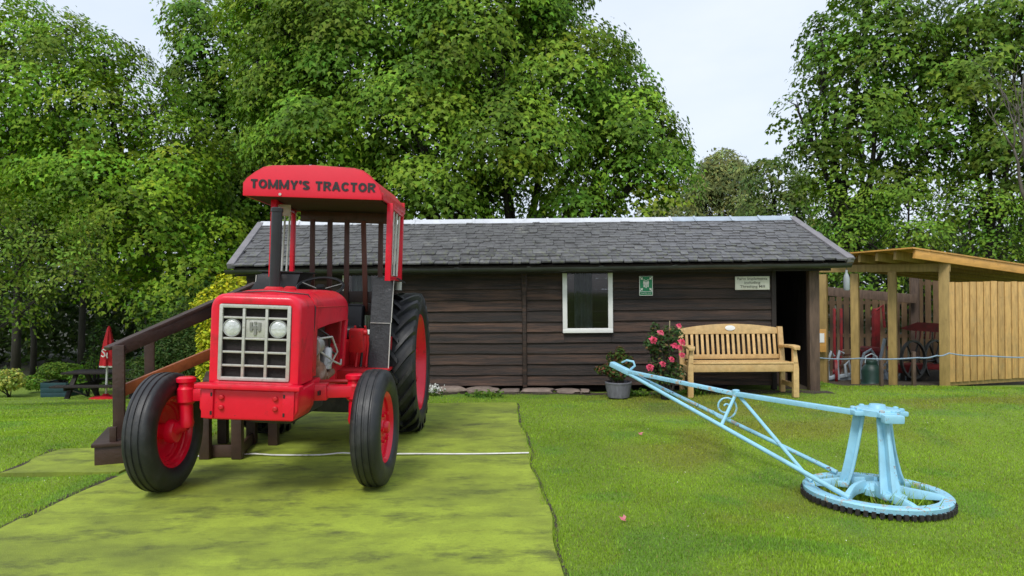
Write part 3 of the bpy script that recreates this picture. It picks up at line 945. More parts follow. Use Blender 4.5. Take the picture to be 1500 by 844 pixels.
# signs on the wall
def wall_plate(name, label, px0, px1, z0, z1, m, th=0.008, n=-0.045):
    a, b = s_of_px(px1, n), s_of_px(px0, n)
    t = thing(name, label, 'sign', tuple(SW((a + b) / 2, n, z0)), -TS)
    w, h = b - a, z1 - z0
    MB().box((0, 0, h / 2), (w, th, h)).build('panel', m, t, bevel=0.002)
    return t, w, h
t, w, h = wall_plate('safety_sign', 'green and white assembly point sign on the dark shed wall', 936.5, 956.5, 1.307, 1.575, M['white'])
yf = -0.006
MB().box((0, yf, h * 0.6), (w * 0.90, 0.003, h * 0.76)).build('green_field', M['sign_green'], t)
MB().box((0, yf, h * 0.115), (w * 0.90, 0.003, h * 0.15)).build('green_field', M['sign_green'], t)
pg = MB(); yy = yf - 0.004
for dx, dz, s_ in ((-0.020, 0.006, 0.9), (0.020, 0.006, 0.9), (0, -0.006, 1.1)):
    cx, cz = dx * 1.3, h * 0.60 + dz
    pg.lathe([(0, 0.009 * s_), (0.003, 0.009 * s_)], (cx, yy, cz + 0.046), (0, 1, 0), 12)
    pg.prism([(cx - 0.012, cz + 0.03), (cx + 0.012, cz + 0.03), (cx + 0.014, cz - 0.005), (cx + 0.008, cz - 0.005), (cx + 0.008, cz - 0.05), (cx - 0.008, cz - 0.05), (cx - 0.008, cz - 0.005), (cx - 0.014, cz - 0.005)], yy, yy + 0.003 - 0.0007 * s_, lambda u, v, d: (u, d, v))
pg.build('people_pictogram', M['white'], t, smooth=False)
for sx in (-1, 1):
    for sz in (-1, 1):
        cx, cz = sx * w * 0.32, h * 0.60 + sz * h * 0.27
        ar = MB()
        # arrow pointing to the centre
        a_ = math.atan2(-sz, -sx)
        rot = lambda u, v: (cx + u * math.cos(a_) - v * math.sin(a_), cz + u * math.sin(a_) + v * math.cos(a_))
        ar.prism([rot(*q) for q in ((-0.032, 0.007), (-0.004, 0.007), (-0.012, 0.024), (0.022, 0.0), (-0.012, -0.024), (-0.004, -0.007), (-0.032, -0.007))], yy, yy + 0.002, lambda u, v, d: (u, d, v))
        ar.build('arrow', M['white'], t, smooth=False)
me = text_mesh('Assembly point', w * 0.76, h * 0.075, 0.002)
o = newobj('lettering', me, M['white'], t); o.location = (0, yy, h * 0.118)

t, w, h = wall_plate('notice_sign', 'cream sign reading Farm Implements on the shed wall above the bench', 1077, 1127.5, 1.375, 1.556, M['sign_white'])
for k, (s_, ww, hh) in enumerate((('Farm Implements', 0.86, 0.25), ('including', 0.46, 0.25), ('Threshing Mill', 0.72, 0.25))):
    me = text_mesh(s_, w * ww, h * hh, 0.002, bold=0.008)
    o = newobj('lettering', me, M['sign_text'], t); o.location = (0, -0.0055, h * (0.80 - 0.29 * k))

# ================================================================== open pine shelter on the right
CO = P(1384, 570, 12.0); CO.z = 0
shelter = thing('open_shelter', 'new pine open shelter with slatted sides beside the dark shed', 'shelter', (CO.x, CO.y, tz(CO.x, CO.y)))
def up_post(name, px, Y, ytop, w, m, par=shelter, zbase=None):
    b = P(px, 500, Y); top = P(px, ytop, Y)
    z0 = tz(b.x, b.y) - 0.05
    return MB().beam((b.x, b.y, z0), (b.x, b.y, top.z), w, w, up=(0.6, 0.8, 0)).build(name, m, par, bevel=0.006, world=True)
posts = ((1384, 12.0, 385), (1308, 12.55, 398), (1253, 12.98, 401), (1207, 13.35, 402))
for px, Y, yt in posts:
    up_post('post', px, Y, yt, 0.13 if px != 1384 else 0.15, M['pine_post'])
b0 = P(1392, 392, 11.93); b1 = P(1196, 394, 13.42)
MB().beam(b0, b1, 0.075, 0.135).build('head_beam', M['pine_post'], shelter, bevel=0.005, world=True)
# roof deck and joists, falling to the right
A_ = P(1339, 372, 11.55); B_ = P(1190, 383, 13.6); C_ = P(1500, 395.5, 12.75)
dj = (C_ - A_)
far = 1.9
for k in range(7):
    t_ = k / 6.0
    p0 = A_ * (1 - t_) + B_ * t_
    MB().beam(p0, p0 + dj * far, 0.05, 0.145).build('joist', M['pine_orange'] if k == 0 else M['pine_post'], shelter, bevel=0.004, world=True)
nb = 13
lr = (B_ - A_)
for k in range(nb):
    t0 = k / nb; t1 = (k + 0.97) / nb
    q0 = A_ + dj * far * t0 - lr * 0.02 - dj * 0.03; q1 = A_ + dj * far * t1 - lr * 0.02 - dj * 0.03
    up_ = Vector((0, 0, 0.075)); up2 = Vector((0, 0, 0.098))
    q2, q3 = q1 + lr * 1.05, q0 + lr * 1.05
    MB().add([q0 + up_, q1 + up_, q2 + up_, q3 + up_, q0 + up2, q1 + up2, q2 + up2, q3 + up2], [(0, 1, 2, 3), (7, 6, 5, 4), (0, 4, 5, 1), (1, 5, 6, 2), (2, 6, 7, 3), (3, 7, 4, 0)]).build('roof_board', M['pine_orange'], shelter, world=True, smooth=False)
# slatted front panel, boards proud of two rails
fa = P(1388, 500, 11.93); fb = P(1512, 500, 12.50)
fd = Vector((fb.x - fa.x, fb.y - fa.y, 0)); fl = fd.length; fdn = fd.normalized(); fnn = Vector((fdn.y, -fdn.x, 0))
zt_, zb_ = P(1388, 413, 11.93).z, P(1388, 560, 11.93).z
nbd = 13
for k in range(nbd + 2):
    p = fa + fdn * (0.085 + 0.157 * k)
    dz = random.uniform(-0.012, 0.012)
    MB().beam((p.x, p.y, zb_ + dz * 0.5), (p.x, p.y, zt_ + dz - 0.012 * k * 0), 0.130, 0.022, up=fnn).build('fence_board', M['pine'], shelter, bevel=0.003, world=True)
for z in (zb_ - 0.02, (zb_ + zt_) / 2, zt_ - 0.2):
    p, q = fa - fnn * 0.04, fa + fdn * (fl + 0.5) - fnn * 0.04
    MB().beam((p.x, p.y, z), (q.x, q.y, z), 0.045, 0.09).build('rail', M['pine_post'], shelter, bevel=0.003, world=True)
# slatted back walls
def slat_wall(pxa, Ya, pxb, Yb, ztop, zbot, pitch, w, m):
    a, b = P(pxa, 500, Ya), P(pxb, 500, Yb)
    d = Vector((b.x - a.x, b.y - a.y, 0)); L_ = d.length; d.normalize(); n_ = Vector((d.y, -d.x, 0))
    k = 0
    while k * pitch < L_:
        p = a + d * (k * pitch + w / 2)
        MB().beam((p.x, p.y, zbot), (p.x, p.y, ztop + random.uniform(-.015, .015)), w, 0.02, up=n_).build('fence_slat', m, shelter, world=True, smooth=False)
        k += 1
    for z in (zbot + 0.3, (ztop + zbot) / 2, ztop - 0.15):
        MB().beam((a.x - n_.x * .03, a.y - n_.y * .03, z), (b.x - n_.x * .03, b.y - n_.y * .03, z), 0.04, 0.08).build('rail', m, shelter, world=True)
zf = tz(7, 15) - 0.05
slat_wall(1185, 17.2, 1345, 16.6, 1.18, zf, 0.155, 0.115, M['back_slat'])
slat_wall(1333, 16.7, 1560, 14.6, 1.62, zf, 0.165, 0.118, M['back_slat'])
bb0, bb1 = P(1180, 424, 16.6), P(1342, 438, 16.1)
MB().beam(bb0, bb1, 0.10, 0.20).build('back_beam', M['old_wood'], shelter, bevel=0.005, world=True)
up_post('post', 1341, 16.3, 405, 0.16, M['old_wood'])
fl_ = MB().add([(4.4, 13.2, tz(5.5, 13.2) + .012), (CO.x + .1, 12.05, tz(CO.x, 12.05) + .012), (11.5, 13.0, tz(11, 13.4) + .012), (12, 17.5, tz(12, 17.5) + .012), (4.4, 17.5, tz(5.4, 17.5) + .012)], [(0, 1, 2, 3, 4)])
fl_.build('earth_floor', M['soil'], shelter, world=True, smooth=False)
# rope rail on short stakes
rp_ = [P(1196, 524, 12.3), P(1260, 525, 11.9), P(1345, 524, 11.75), P(1372, 521, 11.72), P(1390, 517.5, 11.7), P(1440, 521, 11.8), P(1540, 523, 12.0)]
pts = []
for i in range(len(rp_) - 1):
    for k in range(6):
        t_ = k / 6.0
        p = rp_[i] * (1 - t_) + rp_[i + 1] * t_; p.z -= 0.02 * math.sin(math.pi * t_); pts.append(p)
pts.append(rp_[-1])
tag(MB().tube(pts, 0.012, 6).build('rope', M['rope']), 'blue grey rope strung across the front of the pine shelter', 'rope')
for px, yt in ((1290.5, 528), (1338, 515)):
    Y = 12.02
    b = P(px, 500, Y); tp = P(px, yt, Y)
    o = MB().beam((b.x, b.y, tz(b.x, b.y) - 0.1), (b.x, b.y, tp.z), 0.055, 0.055, up=(0, 1, 0)).build('stake', M['old_wood'], None, bevel=0.006)
    tag(o, 'short brown wooden stake carrying the rope before the shelter', 'stake', 'rope stakes')
# notice board on the first post
nb_ = P(1203, 499, 13.18)
t = thing('notice_board', 'small varnished board with a white paper notice on a pine post', 'notice', (nb_.x, nb_.y, nb_.z - 0.2))
MB().box((0, 0, 0.2), (0.165, 0.018, 0.42), (0, 0, -0.35)).build('backing_board', M['pine_orange'], t, bevel=0.003)
MB().box((-0.012, -0.014, 0.25), (0.115, 0.004, 0.17), (0, 0, -0.35)).build('paper', M['paper'], t)
# clear bottle hanging under the eave
bp_ = P(1240, 410, 11.6)
t = thing('hanging_bottle', 'clear plastic bottle hanging upside down below the shelter beam', 'bottle', (bp_.x, bp_.y, bp_.z - 0.17))
MB().lathe([(0.0, 0.040), (0.02, 0.048), (0.19, 0.048), (0.24, 0.036), (0.28, 0.018), (0.33, 0.018)], (0, 0, 0), (0, 0, 1), 18).build('bottle_body', mat('cloudy_plastic', (0.36, 0.40, 0.42), 0.25, 0.1, 6), t)
MB().tube([(0, 0, 0.33), (0, 0, 0.52)], 0.004, 6).build('string', M['wire'], t)

# ------------------------------------------------------------------ farm implements inside the shelter
def spoked_wheel(c, r, axis, n=8, rim=0.02, tube=0.012, wd=0.05, root=None, m=None, name='wheel'):
    c = Vector(c); ax = Vector(axis).normalized()
    mb = MB()
    mb.lathe([(-wd / 2, r), (wd / 2, r), (wd / 2, r - rim), (-wd / 2, r - rim)], c, ax, 36, closed=True)
    s = ax.cross(Vector((0, 0, 1))).normalized(); u = s.cross(ax)
    for k in range(n):
        a = 2 * math.pi * k / n
        mb.tube([c, c + (s * math.cos(a) + u * math.sin(a)) * (r - rim / 2)], tube, 6)
    mb.cyl(c - ax * 0.05, c + ax * 0.05, 0.05, n=14)
    return mb.build(name, m, root, world=True)
def gpt(px, Y):
    b = P(px, 500, Y); return Vector((b.x, b.y, tz(b.x, b.y) + 0.02))
# walking plough: grey levers, red wheel
g = gpt(1225, 13.7)
t = thing('walking_plough', 'grey blue walking plough with a slim red wheel under the shelter', 'plough', tuple(g))
spoked_wheel(P(1224, 545, 13.7), 0.27, (0.92, -0.35, 0), 8, 0.045, 0.02, 0.05, t, M['red_old'])
for pxs in (((1213, 552), (1212, 530), (1218, 515), (1222, 522)), ((1228, 556), (1226, 530), (1230, 514), (1236, 518)), ((1240, 552), (1238, 535), (1243, 529), (1247, 545))):
    MB().tube([P(a, b, 13.62) for a, b in pxs], [0.03, 0.028, 0.026, 0.022], 8).build('handle', M['iron_grey'], t, world=True)
MB().beam(P(1208, 555, 13.6), P(1250, 548, 13.7), 0.08, 0.06).build('plough_beam', M['iron_grey'], t, bevel=0.01, world=True)
MB().prism([(1205, 560), (1222, 548), (1246, 552), (1250, 563)], 13.66, 13.72, lambda u, v, d: P(u, v, d)).build('mouldboard', M['iron_grey'], t, world=True)
# seeder with red hopper
g = gpt(1272, 14.2)
t = thing('seed_drill', 'red hoppered seed drill with curled pale levers beside the green churn', 'seed drill', tuple(g))
MB().lathe([(0, 0.10), (0.05, 0.22), (0.20, 0.26), (0.26, 0.23), (0.28, 0.05)], P(1270, 528, 14.3), (0, 0, 1), 20).build('hopper', M['red_old'], t, world=True)
for pxs in (((1262, 560), (1260, 536), (1266, 518), (1276, 512), (1281, 520), (1279, 530)), ((1280, 560), (1284, 540), (1291, 520), (1296, 496)), ((1286, 556), (1290, 540), (1300, 530), (1302, 548))):
    MB().tube([P(a, b, 14.0) for a, b in pxs], [0.03] * len(pxs), 8).build('lever', M['iron_grey'], t, world=True)
MB().box(P(1285, 552, 14.1), (0.7, 0.25, 0.14)).build('frame', M['iron_grey'], t, bevel=0.02, world=True)
MB().box(P(1268, 552, 14.2), (0.4, 0.4, 0.22)).build('feed_box', M['red_old'], t, bevel=0.03, world=True)
for px in (1262, 1296):
    spoked_wheel(P(px, 553, 14.1), 0.16, (1, -0.3, 0), 6, 0.03, 0.014, 0.04, t, M['iron_grey'])
# green churn
g = gpt(1276, 13.0)
t = thing('milk_churn', 'squat dark green iron churn standing behind the pine posts', 'churn', tuple(g))
MB().lathe([(0, 0.17), (0.02, 0.19), (0.05, 0.18), (0.08, 0.165), (0.26, 0.17), (0.34, 0.14), (0.38, 0.10), (0.43, 0.11), (0.45, 0.10)], (0, 0, 0), (0, 0, 1), 24).build('churn_body', M['green_iron'], t)
MB().tube([(-0.11, 0, 0.4), (-0.10, 0, 0.52), (0, 0, 0.57), (0.10, 0, 0.52), (0.11, 0, 0.4)], 0.012, 6).build('handle', M['iron_grey'], t)
MB().box((0, 0, 0.03), (0.46, 0.34, 0.03)).build('foot', M['green_iron'], t, bevel=0.01)
# chaff cutter with flywheels
g = gpt(1345, 13.6)
t = thing('chaff_cutter', 'red chaff cutter with two large black spoked flywheels', 'chaff cutter', tuple(g))
spoked_wheel(P(1338, 527, 13.3), 0.36, (0.45, -0.9, 0.05), 6, 0.035, 0.018, 0.05, t, M['wire'], 'flywheel')
spoked_wheel(P(1370, 528, 13.7), 0.40, (0.55, -0.85, 0.05), 6, 0.035, 0.018, 0.05, t, M['wire'], 'flywheel')
MB().box(P(1340, 539, 13.75), (0.85, 0.3, 0.16)).build('trough', M['red_old'], t, bevel=0.03, world=True)
MB().box(P(1352, 552, 13.7), (0.45, 0.35, 0.3)).build('gearbox', M['dirty_metal'], t, bevel=0.03, world=True)
for px in (1322, 1374):
    bx_ = P(px, 545, 13.7)
    MB().beam((bx_.x, bx_.y, bx_.z + 0.1), (bx_.x, bx_.y, g.z), 0.06, 0.06, up=(0, 1, 0)).build('leg', M['dirty_metal'], t, bevel=0.006, world=True)
# clutter: a small red cultivator frame and a toothed harrow
g = gpt(1318, 14.0)
t = thing('cultivator', 'red framed cultivator with curved grey tines between the shelter posts', 'cultivator', tuple(g))
MB().beam(P(1300, 545, 14.0), P(1345, 541, 14.0), 0.07, 0.07).build('frame', M['red_old'], t, bevel=0.01, world=True)
MB().beam(P(1302, 536, 14.3), P(1340, 533, 14.3), 0.06, 0.06).build('frame', M['red_old'], t, bevel=0.01, world=True)
for k in range(5):
    px = 1302 + k * 9
    MB().tube([P(px, 545, 14.0), P(px - 3, 552, 13.9), P(px, 560, 13.85), P(px + 5, 565, 13.85)], [0.02, 0.02, 0.018, 0.012], 6).build('tine', M['iron_grey'], t, world=True)
MB().tube([P(1310, 541, 14.1), P(1306, 525, 14.3), P(1300, 508, 14.5)], [0.02, 0.02, 0.018], 6).build('handle', M['red_old'], t, world=True)
g = gpt(1252, 15.0)
t = thing('harrow', 'rusty toothed harrow propped below the slatted back wall', 'harrow', tuple(g))
for k in range(4):
    MB().beam(P(1232 + k * 11, 560, 14.9), P(1236 + k * 11, 512, 15.2), 0.05, 0.04).build('bar', M['rust'], t, bevel=0.005, world=True)
for yy_ in (520, 536, 552):
    MB().beam(P(1228, yy_, 15.0), P(1274, yy_ - 1, 15.0), 0.04, 0.04).build('bar', M['rust'], t, bevel=0.005, world=True)
# red rake head hung on the slats, red pole set
t = thing('hay_rake', 'dark red hay rake head fixed level on the slatted wall', 'rake', tuple(P(1350, 490, 14.6)))
MB().prism([(1318, 481), (1344, 472), (1392, 475), (1392, 488), (1330, 484)], 14.6, 14.68, lambda u, v, d: P(u, v, d)).build('rake_head', M['red_old'], t, world=True)
for k in range(7):
    MB().tube([P(1342 + k * 7, 484, 14.62), P(1341 + k * 7, 496, 14.55)], 0.012, 6).build('tine', M['red_old'], t, world=True)
t = thing('red_pump', 'tall dark red hand pump against the slatted back wall', 'pump', tuple(gpt(1285, 15.6)))
MB().beam(P(1283, 520, 15.6), P(1283, 452, 15.6), 0.14, 0.14, up=(0, 1, 0)).build('pump_body', M['red_old'], t, bevel=0.03, world=True)
MB().tube([P(1283, 455, 15.55), P(1293, 447, 15.55), P(1296, 480, 15.5)], 0.03, 8).build('handle', M['red_old'], t, world=True)
bx_ = P(1283, 518, 15.6)
MB().cyl(bx_, (bx_.x, bx_.y, gpt(1285, 15.6).z), 0.1, 0.14).build('pedestal', M['red_old'], t, world=True)
for i_, px in enumerate((1222, 1232)):
    g = gpt(px, 16.0); tp = P(px, 452, 16.1)
    o = MB().beam(g, tp, 0.05, 0.05, up=(0, 1, 0)).build('tool_pole', M['red_old'], None, bevel=0.005)
    tag(o, 'dark red pole leaning upright at the slatted back wall', 'pole', 'red poles in shelter')

# ================================================================== tractor
TR = Vector((-1.72, 5.08, 0.014))
tractor = thing('tractor', 'old red farm tractor with slatted cab and lettered red canopy', 'tractor', tuple(TR))
ROLL = Matrix.Translation((0, 0, 0.55)) @ Matrix.Rotation(R(2.4), 4, 'Y') @ Matrix.Translation((0, 0, -0.55))
def TB(mb, name, m, par=None, bevel=0.0, **k):      # body part, leaning with the body
    return mb.build(name, m, par or tractor, bevel=bevel, mtx=ROLL, **k)

def rrect(w, zb, zt, rt, rb, y, n=6, crown=0.0, cx=0.0):
    """rounded rectangle ring in XZ at depth y"""
    pts = []
    hw = w / 2
    for (sx, cz, r, a0) in ((1, zb + rb, rb, -90), (1, zt - rt, rt, 0), (-1, zt - rt, rt, 90), (-1, zb + rb, rb, 180)):
        for k in range(n + 1):
            a = R(a0 + 90.0 * k / n)
            x = sx * (hw - r) + r * math.cos(a)
            z = cz + r * math.sin(a)
            z += crown * max(0.0, 1 - (x / hw) ** 2) if z > (zb + zt) / 2 else 0
            pts.append(Vector((cx + x, y, z)))
    return pts

# nose cowl with recessed grille
NY = -0.36
no = MB()
no.loft([rrect(0.60, 0.775, 1.37, 0.085, 0.012, -0.03, crown=0.012),
         rrect(0.60, 0.775, 1.37, 0.085, 0.012, -0.20, crown=0.012),
         rrect(0.598, 0.775, 1.366, 0.085, 0.012, NY + 0.03, crown=0.010),
         rrect(0.585, 0.778, 1.352, 0.085, 0.012, NY + 0.006, crown=0.008),
         rrect(0.555, 0.785, 1.335, 0.07, 0.012, NY, crown=0.006),
         rrect(0.478, 0.798, 1.308, 0.025, 0.02, NY + 0.006),
         rrect(0.468, 0.803, 1.303, 0.02, 0.02, NY + 0.05)])
TB(no, 'nose_cowl', M['red'], angle=50)
# grille
gr = MB().box((0, NY + 0.044, 1.053), (0.462, 0.012, 0.50))
grille = TB(gr, 'grille', M['radiator'])
gz0, gz1, gx = 0.806, 1.300, 0.232
def gbar(x0, z0, x1, z1, w=0.020, y=NY + 0.012):
    mb = MB().beam((x0, y, z0), (x1, y, z1), w, 0.022, up=(0, 1, 0))
    TB(mb, 'grille_bar', M['grille'], grille, bevel=0.005)
gbar(-gx + 0.008, gz0, -gx + 0.008, gz1, 0.024, NY + 0.004); gbar(gx - 0.008, gz0, gx - 0.008, gz1, 0.024, NY + 0.004)
gbar(-gx, gz0 + 0.008, gx, gz0 + 0.008, 0.024, NY + 0.005); gbar(-gx, gz1 - 0.008, gx, gz1 - 0.008, 0.024, NY + 0.005)
for x in (-0.075, 0.075):
    gbar(x, gz0, x, gz1, 0.019, NY + 0.010)
for f in (0.17, 0.45, 0.63, 0.81):
    gbar(-gx, gz1 - f * 0.494, gx, gz1 - f * 0.494, 0.015, NY + 0.015)
pl = MB().box((0, NY + 0.018, gz1 - 0.31 * 0.494), (0.128, 0.014, 0.122))
plate = TB(pl, 'badge_plate', M['grille'], grille, bevel=0.004)
bd = MB(); zc = gz1 - 0.31 * 0.494
for x in (-0.028, 0.028):
    bd.box((x, NY + 0.008, zc + 0.012), (0.017, 0.01, 0.058))
bd.box((0, NY + 0.0085, zc + 0.006), (0.055, 0.009, 0.016))
bd.box((0, NY + 0.0075, zc - 0.012), (0.017, 0.011, 0.062)); bd.box((0, NY + 0.0075, zc + 0.038), (0.017, 0.011, 0.014))
TB(bd, 'emblem', mat('badge_dark', (0.22, 0.22, 0.20), 0.5, 0.2, 10), grille)
for x in (-0.155, 0.152):
    hl = MB().lathe([(0.02, 0.06), (-0.004, 0.061), (-0.010, 0.058), (-0.010, 0.054), (-0.004, 0.053)], (x, NY + 0.012, zc), (0, 1, 0), 28)
    h_ = TB(hl, 'headlight', M['alu'])
    ln = MB().lathe([(0.004, 0.053), (-0.003, 0.05), (-0.007, 0.036), (-0.009, 0.018), (-0.0095, 0.003)], (x, NY + 0.008, zc), (0, 1, 0), 28)
    TB(ln, 'lens', M['lamp_glass'], h_)
# hood
ho = MB()
st = []
for (y, w, zb, zt, rt) in ((-0.028, 0.605, 1.12, 1.378, 0.09), (0.10, 0.612, 1.135, 1.388, 0.10), (0.35, 0.62, 1.15, 1.395, 0.115), (0.65, 0.63, 1.158, 1.398, 0.125), (0.85, 0.635, 1.162, 1.392, 0.12), (0.93, 0.63, 1.165, 1.375, 0.11), (0.97, 0.60, 1.17, 1.34, 0.08), (0.985, 0.52, 1.19, 1.29, 0.04)):
    st.append(rrect(w, zb, zt, rt, 0.006, y, n=7, crown=0.014))
ho.loft(st)
hood = TB(ho, 'hood', M['red'], angle=45)
# creases and a seam on the hood side
TB(MB().tube([(0.309, 0.0, 1.29), (0.315, 0.4, 1.285), (0.320, 0.85, 1.278)], 0.004, 6), 'crease', M['red_dull'], hood)
TB(MB().tube([(-0.30, -0.03, 1.12), (-0.304, -0.03, 1.29), (-0.25, -0.03, 1.378), (0, -0.03, 1.395), (0.25, -0.03, 1.378), (0.304, -0.03, 1.29), (0.30, -0.03, 1.12)], 0.0045, 6), 'seam', M['black_paint'], hood)
TB(MB().lathe([(0, 0.045), (0.02, 0.045), (0.03, 0.03)], (0.02, 0.30, 1.40), (0, 0, 1), 18), 'filler_cap', M['red_dull'], hood)
# front bolster / bumper casting
bu = MB()
f = lambda y, w0, w1, zt, zb: [Vector((-w0 / 2, y, zt)), Vector((w0 / 2, y, zt)), Vector((w0 / 2, y, zb + 0.07)), Vector((w1 / 2, y, zb)), Vector((-w1 / 2, y, zb)), Vector((-w0 / 2, y, zb + 0.07))]
bu.loft([f(-0.43, 0.64, 0.57, 0.755, 0.555), f(-0.05, 0.64, 0.57, 0.765, 0.545), f(0.02, 0.54, 0.5, 0.765, 0.56)])
bumper = TB(bu, 'front_bolster', M['red'], bevel=0.014, seg=3)
TB(MB().box((0, -0.425, 0.772), (0.68, 0.10, 0.03)), 'bolster_lip', M['red'], bumper, bevel=0.008)
for sx in (-1, 1):
    TB(MB().box((sx * 0.262, -0.437, 0.66), (0.075, 0.022, 0.19)), 'weight_pad', M['red'], bumper, bevel=0.006)
    for z in (0.60, 0.72):
        TB(MB().box((sx * 0.235, -0.449, z), (0.012, 0.003, 0.024)), 'slot', M['black_paint'], bumper)
    for z in (0.635, 0.70):
        TB(MB().lathe([(0, 0.017), (-0.012, 0.017), (-0.018, 0.010)], (sx * 0.175, -0.431, z), (0, 1, 0), 14), 'bolt', M['red_dull'], bumper)
# engine
en = MB()
en.box((0, 0.50, 0.80), (0.36, 0.92, 0.46)); en.box((0, 0.50, 1.07), (0.26, 0.86, 0.16))
en.box((0, 0.45, 0.53), (0.30, 0.85, 0.16))
engine = TB(en, 'engine', M['dirty_metal'], bevel=0.02)
TB(MB().cyl((0.235, 0.10, 1.00), (0.235, 0.26, 1.00), 0.07, n=20).cyl((0.235, 0.26, 1.00), (0.235, 0.30, 1.00), 0.045), 'alternator', M['alu'], engine)
TB(MB().lathe([(0, 0.085), (0.02, 0.085), (0.03, 0.07)], (0.235, 0.075, 1.00), (0, 1, 0), 20), 'pulley', M['alu'], engine)
TB(MB().sphere((0.245, 0.30, 0.78), 0.085, 14, 10, (0.8, 1.1, 1.15)).cyl((0.24, 0.26, 0.84), (0.24, 0.22, 0.98), 0.035).cyl((0.27, 0.40, 0.74), (0.27, 0.62, 0.76), 0.03), 'fuel_pump', M['rust'], engine)
TB(MB().lathe([(0, 0.05), (0.15, 0.05), (0.17, 0.035)], (0.25, 0.50, 0.80), (0, 0, 1), 16), 'oil_filter', M['alu'], engine)
for k, pts in enumerate((((0.26, 0.2, 1.05), (0.34, 0.32, 1.06), (0.36, 0.42, 0.94), (0.31, 0.42, 0.84), (0.27, 0.36, 0.80)), ((0.25, 0.28, 0.96), (0.33, 0.45, 0.86), (0.34, 0.62, 0.82), (0.30, 0.8, 0.84)), ((0.22, 0.35, 1.12), (0.29, 0.42, 1.06), (0.28, 0.50, 0.95), (0.30, 0.60, 0.90)))):
    TB(MB().tube(pts, 0.008, 6), 'hose', M['grey_bar'] if k < 2 else M['wire'], engine)
# side rails, hood pillars, clutch housing, transmission
for sx in (-1, 1):
    TB(MB().box((sx * 0.26, 0.30, 0.70), (0.05, 0.78, 0.13)), 'side_rail', M['red'], bevel=0.008)
    TB(MB().beam((sx * 0.285, 0.90, 0.78), (sx * 0.295, 0.92, 1.17), 0.035, 0.075, up=(0, 1, 0)), 'hood_pillar', M['red'], bevel=0.006)
    TB(MB().beam((sx * 0.292, 0.0, 0.80), (sx * 0.292, 0.0, 1.14), 0.02, 0.10, up=(0, 1, 0)), 'cowl_bracket', M['red_dull'], bevel=0.004)
tm = MB(); tm.box((0, 1.25, 0.74), (0.46, 0.70, 0.44)); tm.box((0, 1.85, 0.74), (0.50, 0.62, 0.50)); tm.box((0, 1.02, 0.98), (0.50, 0.06, 0.36))
TB(tm, 'transmission', M['red_dull'], bevel=0.03, seg=3)
TB(MB().cyl((-0.62, 2.05, 0.68), (0.62, 2.05, 0.68), 0.11, n=20), 'rear_axle', M['red_dull'])
# foot plates
for sx in (-1, 1):
    fp = MB().box((sx * 0.43, 1.20, 0.72), (0.40, 0.42, 0.022)); fp.box((sx * 0.43, 1.00, 0.69), (0.40, 0.03, 0.08))
    TB(fp, 'foot_plate', M['red_dull'], bevel=0.004)
    TB(MB().box((sx * 0.42, 1.44, 0.86), (0.38, 0.025, 0.28)), 'kick_plate', M['red_dull'], bevel=0.004)
# levers and pedals on the image-right side
for k, (x, y) in enumerate(((0.34, 1.18), (0.38, 1.20), (0.42, 1.22))):
    TB(MB().tube([(x, y, 0.74), (x + 0.01, y + 0.02, 0.95), (x - 0.01, y - 0.03, 1.10)], [0.012, 0.011, 0.010], 8), 'lever', M['red_dull'] if k != 1 else M['black_paint'])
TB(MB().box((0.36, 1.10, 0.98), (0.12, 0.08, 0.20), (0.2, 0, 0)).cyl((0.30, 1.10, 1.05), (0.45, 1.10, 1.05), 0.025), 'control_quadrant', M['red_dull'], bevel=0.01)
# belly block and drawbar, dark below the tractor
TB(MB().box((0.10, 1.75, 0.36), (0.62, 0.5, 0.16)), 'belly_block', M['dirty_metal'], bevel=0.02)
TB(MB().box((0.10, 2.2, 0.42), (0.09, 0.9, 0.04)), 'drawbar', M['dirty_metal'], bevel=0.006)
# seat
se = MB(); se.box((0.05, 1.62, 1.02), (0.44, 0.40, 0.10)); se.box((0.05, 1.83, 1.14), (0.44, 0.08, 0.26), (-0.15, 0, 0))
TB(se, 'seat', M['black_paint'], bevel=0.035, seg=3)
TB(MB().box((0.0, 1.70, 0.93), (0.5, 0.5, 0.06)), 'seat_base', M['red_dull'], bevel=0.01)
# steering
sw = MB(); c = Vector((0.03, 1.10, 1.43)); ax = Vector((0, -0.42, 0.90)).normalized()
s_ = Vector((1, 0, 0)); u_ = ax.cross(s_)
ringp = [c + (s_ * math.cos(a) + u_ * math.sin(a)) * 0.195 for a in np.linspace(0, 2 * math.pi, 37)]
sw.tube(ringp, 0.0125, 8)
for a in (0.4, math.pi - 0.4, -math.pi / 2):
    sw.tube([c - ax * 0.03, c + (s_ * math.cos(a) + u_ * math.sin(a)) * 0.19], 0.008, 6)
sw.cyl(c - ax * 0.05, c + ax * 0.01, 0.035)
TB(sw, 'steering_wheel', M['black_paint'])
TB(MB().cyl(c - ax * 0.45, c - ax * 0.03, 0.028), 'steering_column', M['black_paint'])
TB(MB().box((0, 0.99, 1.27), (0.42, 0.10, 0.18), (-0.3, 0, 0)), 'dash_panel', M['black_paint'], bevel=0.02)
# exhaust stack
TB(MB().lathe([(1.37, 0.046), (1.40, 0.041), (1.43, 0.041), (2.00, 0.041), (2.002, 0.046), (2.03, 0.046), (2.035, 0.040), (2.02, 0.034)], (-0.155, 0.47, 0), (0, 0, 1), 24), 'exhaust_stack', M['black_paint'])
TB(MB().lathe([(0, 0.075), (0.015, 0.075), (0.03, 0.06)], (-0.155, 0.47, 1.392), (0, 0, 1), 20), 'stack_collar', M['red_dull'])

